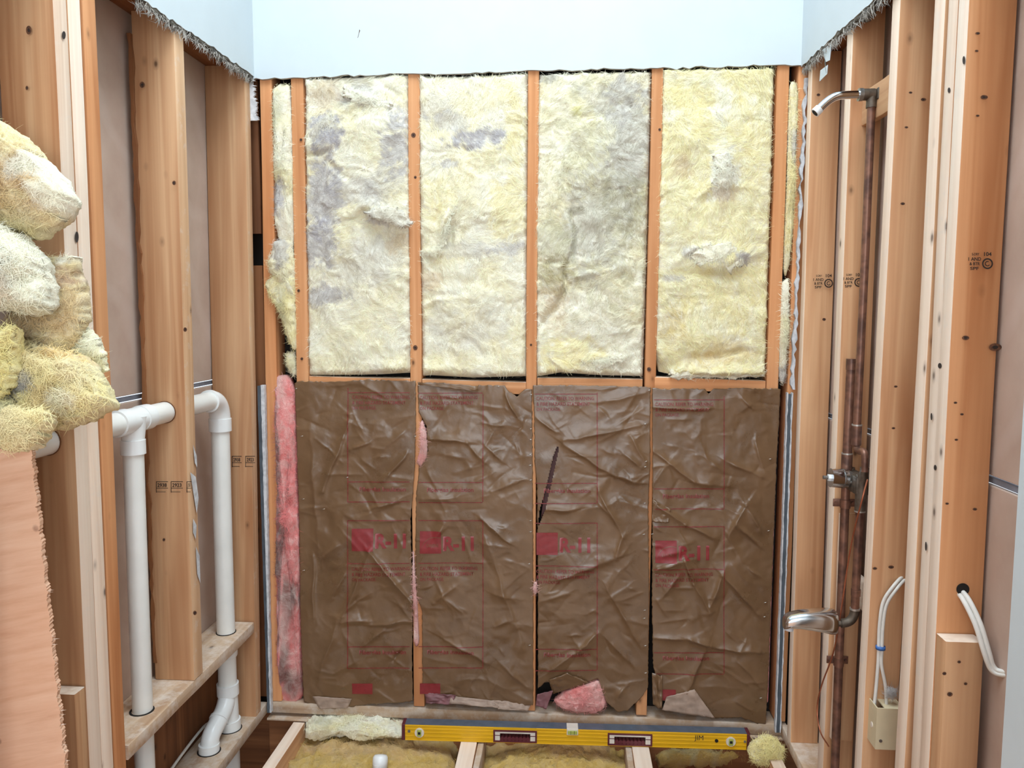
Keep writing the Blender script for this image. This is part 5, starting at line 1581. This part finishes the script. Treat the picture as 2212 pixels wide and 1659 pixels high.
lump('wool_scrap', [(1908, 1498), (1918, 1484), (1934, 1488), (1936, 1502), (1922, 1508)], on_y(-0.765), FACE, 0.02, 81, 'grey lint scrap in the top of the electrical box', 'lint', base=GREYST, amp=0.004, nfib=60, rings=6, nang=30, hue=WHITEF)
for k, (off, lb) in enumerate(((0.0, 'white cable arching into the electrical box, outer one'), (0.010, 'white cable arching into the electrical box, inner one'))):
    pts = at_y(np.array([1960, 1930, 1908, 1900, 1898, 1897, 1893 if k == 0 else 1906, 1888 if k == 0 else 1908]) + (0 if k == 0 else 7), np.array([1252, 1266, 1300, 1350, 1400, 1430, 1480, 1530]) + (0 if k == 0 else 6), -0.762 - 0.002 * k)
    pts[0][1] = -0.735
    o = pipe('box_cable', pts, 0.0042, M_CABLE, None, 10, m=6)
    tag(o, lb, 'cable', 'cables at the electrical box')
p = at_y(np.array(1902.), np.array(1399.), -0.762)
mk('cable_band', *g_tube(np.array([p - [0, 0, 0.004], p + [0, 0, 0.004]]), 0.0115, 16), M_BLUE)
tag(bpy.data.objects['cable_band'], 'blue band holding the two box cables together', 'band')
hc = at_y(np.array(2080.), np.array(1273.), -1.0895)
mk('cable_hole', *g_ring(hc, (0, 1, 0), 0.0, 0.0125, 0.002), M_DARK, stud_R6, smooth=False)  # flat disc, the hole's inner shade put into its dark colour
for k, (dx, lb) in enumerate(((0, 'white cable drooping from the stud hole, lower one'), (9, 'white cable drooping from the stud hole, upper one'))):
    pts = np.array([at_y(np.array(x + dx * f), np.array(y - dx * 0.7), Y) for x, y, Y, f in ((2068, 1278, -1.08, 0.6), (2084, 1302, -1.105, 1), (2108, 1352, -1.13, 1), (2126, 1410, -1.145, 1), (2140, 1445, -1.15, 0.6), (2160, 1457, -1.16, 0.3), (2200, 1460, -1.19, 0.3))])
    o = pipe('hole_cable', pts, 0.0050, M_CABLE, None, 10, m=6)
    tag(o, lb, 'cable', 'cables at the doubled stud')

# ------------------------------------------------------------------ the yellow level on the joists
lv = root('spirit_level', (0.18, -0.10, -0.0605), 'long yellow spirit level with maroon ends resting on the floor joists', 'level')
A0 = at_z(np.array(868.), np.array(1598.), -0.0605)
A1 = at_z(np.array(1620.), np.array(1620.), -0.0605)
dirv = A1 - A0
LLEN = float(np.linalg.norm(dirv))
LROT = math.atan2(dirv[1], dirv[0])
LH, LT = 0.056, 0.042
Rm = np.array([[math.cos(LROT), -math.sin(LROT), 0], [math.sin(LROT), math.cos(LROT), 0], [0, 0, 1]])


def lvl(name, geo, mat, parent=lv, smooth=False, autosm=None):
    V, F = geo
    return mk(name, np.asarray(V) @ Rm.T + A0, F, mat, parent, smooth=smooth, autosm=autosm)


# local frame: x along, y depth (0 = front face), z up
h1, h2 = (0.265, 0.385), (0.595, 0.715)
hz0, hz1 = 0.010, 0.036
h1 = (LLEN * 0.272, LLEN * 0.388)
h2 = (LLEN * 0.601, LLEN * 0.718)
xs = [0.012, h1[0], h1[1], h2[0], h2[1], LLEN - 0.012]
boxes = [g_box((xs[0], 0, 0), (xs[1], LT, LH)), g_box((xs[2], 0, 0), (xs[3], LT, LH)), g_box((xs[4], 0, 0), (xs[5], LT, LH))]
for h in (h1, h2):
    boxes += [g_box((h[0], 0, 0), (h[1], LT, hz0)), g_box((h[0], 0, hz1 + 0.006), (h[1], LT, LH))]
body = lvl('level_body', join(*boxes), M_YEL)
lvl('top_rail', g_box((0.0115, 0.001, LH), (LLEN - 0.0115, LT - 0.001, LH + 0.0012)), M_LGREY)
for z in (0.0, 0.014, 0.028, 0.041, LH - 0.004):
    for (xa, xb) in ((xs[0], xs[1] - 0.004), (xs[2] + 0.004, xs[3] - 0.004), (xs[4] + 0.004, xs[5])):
        lvl('raised_rib', g_box((xa, -0.0016, z), (xb, 0.0, z + 0.0028), 0.0005), M_YEL, body)
for x in (0.0, LLEN - 0.012):
    lvl('end_cap', g_box((x, -0.002, -0.0), (x + 0.012, LT + 0.001, LH + 0.002), 0.002), M_MAROON)
for h in (h1, h2):
    fr = lvl('handle_frame', join(g_box((h[0] - 0.006, -0.004, hz0 - 0.006), (h[1] + 0.006, 0.0, hz0)), g_box((h[0] - 0.006, -0.004, hz1 + 0.006), (h[1] + 0.006, 0.0, hz1 + 0.011)),
                                  g_box((h[0] - 0.006, -0.004, hz0), (h[0], 0.0, hz1 + 0.006)), g_box((h[1], -0.004, hz0), (h[1] + 0.006, 0.0, hz1 + 0.006))), M_MAROON)
    lvl('handle_plate', join(g_box((h[0], -0.003, hz0), (h[0] + 0.017, LT, hz1 + 0.006)), g_box((h[1] - 0.017, -0.003, hz0), (h[1], LT, hz1 + 0.006)),
                             g_box((h[0] + 0.017, -0.003, hz1), (h[1] - 0.017, LT, hz1 + 0.006))), M_CREAM, fr)
    for s in (0, 1):
        lvl('frame_bar', g_box((h[s] - (0.0 if s == 0 else 0.017), -0.0036, 0.027), (h[s] + (0.017 if s == 0 else 0.0), -0.003, 0.0295)), M_MAROON, fr)
    nsc = 8
    for k in range(nsc):
        xa = h[0] + 0.019 + (h[1] - h[0] - 0.038) * (k + 0.5) / nsc
        lvl('finger_grip', g_tube(np.array([(xa, -0.004, hz0 + 0.006), (xa, LT, hz0 + 0.006)]), 0.0072, 14), M_MAROON, fr, smooth=True, autosm=40)
for xv in (LLEN * 0.052, LLEN * 0.945):
    vv = lvl('plumb_vial', g_ring((xv, -0.002, 0.029), (0, 1, 0), 0.0, 0.0165, 0.005, 28), M_CREAM)
    lvl('vial_tube', g_box((xv - 0.0075, -0.0075, 0.017), (xv + 0.0075, -0.0045, 0.041), 0.002), M_VIAL, vv)
    lvl('vial_bubble', g_box((xv - 0.0045, -0.009, 0.025), (xv + 0.0045, -0.0075, 0.034), 0.001), M_DARK, vv)
vv = lvl('centre_vial', g_box((LLEN * 0.495 - 0.020, -0.0035, LH - 0.020), (LLEN * 0.495 + 0.020, LT - 0.004, LH + 0.0030), 0.002), M_CREAM)
lvl('vial_tube', g_box((LLEN * 0.495 - 0.0165, -0.006, LH - 0.016), (LLEN * 0.495 + 0.0165, -0.0035, LH - 0.003), 0.001), M_VIAL, vv)
for dx in (-0.006, 0.006):
    lvl('vial_line', g_box((LLEN * 0.495 + dx - 0.0006, -0.0068, LH - 0.016), (LLEN * 0.495 + dx + 0.0006, -0.006, LH - 0.003)), M_DARK, vv)
for xv, zz, r, m in ((0.026, 0.033, 0.005, M_STEEL), (LLEN * 0.905, 0.030, 0.006, M_DARK), (LLEN * 0.985, 0.030, 0.0045, M_STEEL)):
    lvl('round_hole', g_ring((xv, -0.001, zz), (0, 1, 0), 0.0, r, 0.003, 16), m)
TV, TF = text_mesh('JIM', 0.0)
TV = (TV - TV.min(0)) * 0.024
lvl('handwritten_name', (np.stack([LLEN * 0.842 + TV[:, 0], np.full(len(TV), -0.0022), 0.026 + TV[:, 1]], 1), TF), M_INK, body)

# ------------------------------------------------------------------ plywood sheet in the left foreground
pw = root('plywood_sheet', (-1.0, -1.36, 0.0), 'sawn plywood sheet with a splintered edge leaning at the left', 'plywood')
n = 440
ev = []
rg = np.random.RandomState(12)
xt, yt, xb_, yb_ = 66, 958, 201, 2216
L_, R_ = [], []
for i in range(n + 1):
    t = i / n
    px, py = xt + (xb_ - xt) * t, yt + (yb_ - yt) * t
    saw = 0.7 * (i % 3) - 0.7 + rg.normal() * 1.0 + 1.5 * math.sin(i * 0.35)
    R_.append(at_y(np.array(px + saw), np.array(py), -1.285))
    L_.append(at_y(np.array(-220.), np.array(py + 50 * (1 - t)), -1.285))
L_, R_ = np.array(L_), np.array(R_)
V = np.concatenate([L_, R_, L_ + [0, 0.016, 0], R_ + [-0.004, 0.016, 0]])
m = n + 1
F = []
for i in range(n):
    F += [[i, i + 1, m + i + 1, m + i], [2 * m + i, 3 * m + i, 3 * m + i + 1, 2 * m + i + 1], [m + i, m + i + 1, 3 * m + i + 1, 3 * m + i], [i, 2 * m + i, 2 * m + i + 1, i + 1]]
F += [[0, m, 3 * m, 2 * m], [n, 2 * m + n, 3 * m + n, m + n]]
fix_normals(mk('sheet_face', V, F, M_PLY, pw, smooth=False))
idx = rg.randint(0, n, 170)
sv, sf = [], []
for k, i in enumerate(idx):
    b = R_[i] + [0, 0.001 + 0.006 * rg.rand(), 0]
    l = 0.002 + 0.011 * rg.rand() ** 2.5
    dz = l * rg.uniform(0.0, 0.5)
    w = 0.0006 + 0.0008 * rg.rand()
    sv += [b + [-0.02, 0, -dz - w], b + [-0.02, 0, -dz + w], b + [l, -0.002 * rg.rand(), dz], b + [-0.01, 0.002, 0]]
    sf += [[4 * k, 4 * k + 2, 4 * k + 1], [4 * k, 4 * k + 3, 4 * k + 2], [4 * k + 1, 4 * k + 2, 4 * k + 3]]
mk('edge_splinters', sv, sf, M_WOOD['pale', 0], pw, smooth=False, kind='stuff')

# ------------------------------------------------------------------ insulation between the floor joists
GOLD = np.array(lin((206, 170, 92))[:3])  # darkened gold, shade of the joist bays put into the colour
GF = 'insulation between the floor joists'
UPN = (0, -0.35, 1)
lump('floor_insulation', [(668, 1550), (720, 1546), (800, 1542), (870, 1548), (905, 1570), (985, 1602), (978, 1690), (600, 1690), (640, 1620)], on_z(-0.165), UPN, 0.12, 91,
     'yellow floor insulation beside the empty bay, around the white stub', 'insulation', GF, base=GOLD, mat=M_FIBG, hue=GOLD * 0.8, amp=0.012, nfib=1000, spots=[(760, 1640, 80, 20, TANST, 0.6), (880, 1640, 70, 24, TANST, 0.55), (720, 1570, 30, 14, GREEN, 0.5), (690, 1640, 30, 14, BROWNF, 0.5), (840, 1560, 60, 10, CREAM, 0.7)])
lump('floor_insulation', [(660, 1552), (760, 1542), (868, 1546), (870, 1592), (800, 1590), (720, 1582), (665, 1590)], on_z(-0.070), UPN, 0.05, 94,
     'upper layer of floor insulation tucked against the left end of the level', 'insulation', GF, base=CREAM, amp=0.010, nfib=500, spots=[(700, 1575, 20, 12, GREEN, 0.6)])
lump('floor_insulation', [(1045, 1590), (1200, 1592), (1362, 1600), (1362, 1690), (1030, 1690)], on_z(-0.175), UPN, 0.12, 92,
     'brown-stained floor insulation under the middle of the level', 'insulation', GF, base=GOLD, mat=M_FIBG, hue=GOLD * 0.8, amp=0.012, nfib=700, spots=[(1100, 1630, 60, 20, BROWNF, 0.5), (1240, 1640, 90, 24, BROWNF, 0.6), (1330, 1620, 40, 16, TANST, 0.5)])
lump('floor_insulation', [(1415, 1602), (1540, 1605), (1640, 1610), (1650, 1640), (1420, 1650)], on_z(-0.155), UPN, 0.09, 93,
     'floor insulation behind the pale nailer board', 'insulation', GF, base=GOLD, mat=M_FIBG, hue=GOLD * 0.8, amp=0.010, nfib=500, spots=[(1500, 1630, 70, 14, GREEN, 0.5)])
lump('insulation_tuft', [(1625, 1605), (1645, 1590), (1672, 1595), (1690, 1615), (1690, 1640), (1668, 1655), (1640, 1650), (1622, 1632)], on_y(-0.125), (0, -1, 0.4), 0.05, 95,
     'loose yellow tuft beside the end of the level', 'insulation', None, base=STRONGY, amp=0.007, nfib=500, rings=14, nang=60)


# ------------------------------------------------------------------ lint and torn paper hanging from the cut drywall
def fringe(parent, x, y0, y1, zf, n, seed, toward):
    rng = np.random.RandomState(seed)
    y = rng.uniform(y0, y1, n)
    P = np.stack([np.full(n, x) + toward * rng.uniform(0.002, 0.014, n), y, zf(y) + rng.uniform(-0.026, -0.010, n)], 1)
    N = np.tile(np.array([[-toward * 1.0, -0.4, 0.1]]), (n, 1))
    N /= np.linalg.norm(N[0])
    lint = np.array(lin((96, 90, 84))[:3])
    pal = np.array(lin((190, 182, 172))[:3])

    def cf(i, g):
        k = g.rand(len(i), 1)
        return lint * (1 - k) + pal * k
    strands('hanging_lint', P, N, n, rng, 0.030, 0.0016, cf, parent, spread=0.5, flow=np.array([0, -0.2, -1.0]), lift=0.01)
    # clotted lumps of wool and paper along the edge
    m = 170
    yy = np.linspace(y0, y1, m)
    drop = 0.016 + 0.014 * np.clip(fbm(np.stack([yy * 14, yy * 0, yy * 0 + seed], -1), 3, seed), -0.8, 1.4)
    V, F = [], []
    for k in range(m):
        zt = zf(yy[k]) + 0.004
        a = x + toward * 0.001
        b = x + toward * (0.012 + 0.006 * rng.rand())
        V += [(a, yy[k], zt), (a + toward * 0.002 * rng.rand(), yy[k], zt - drop[k] * (0.8 + 0.4 * rng.rand())), (b, yy[k], zt - drop[k] * (0.7 + 0.4 * rng.rand())), (b, yy[k], zt)]
    for k in range(m - 1):
        for j in range(4):
            F.append([k * 4 + j, k * 4 + (j + 1) % 4, k * 4 + 4 + (j + 1) % 4, k * 4 + 4 + j])
    fix_normals(mk('clotted_lint', V, F, M_FRINGE, parent, kind='stuff'))


fringe(wl, -0.9285, -0.75, -0.02, lambda y: np.interp(y, [-0.72, -0.4, -0.2, -0.013], [2.221, 2.230, 2.234, 2.238]), 520, 5, -1)
fringe(wr, 0.9045, -0.75, -0.02, lambda y: np.interp(y, [-0.9, -0.635, -0.4, -0.2, -0.013], [2.20, 2.212, 2.224, 2.232, 2.236]), 420, 6, 1)
for k, (pts, Xs) in enumerate((([(1776, 108), (1796, 95), (1792, 130), (1784, 134)], 0.905), ([(1772, 152), (1788, 140), (1786, 160), (1770, 176)], 0.905))):
    P4 = [at_x(np.array(float(a)), np.array(float(b)), Xs) for a, b in pts]
    V = np.array(P4 + [q + np.array([0.0012, 0, 0]) for q in P4])
    fix_normals(mk('torn_paper', V, [list(f) for f in BOXF], M_DRY, wr, smooth=False))
P4 = at_x(np.array([1782., 1786.]), np.array([120., 158.]), 0.9065)
mk('paper_thread', *g_tube(smooth_path([P4[0], (P4[0] + P4[1]) / 2 + [0, 0.004, 0], P4[1]], 5), 0.002, 6), M_FRINGE, wr)
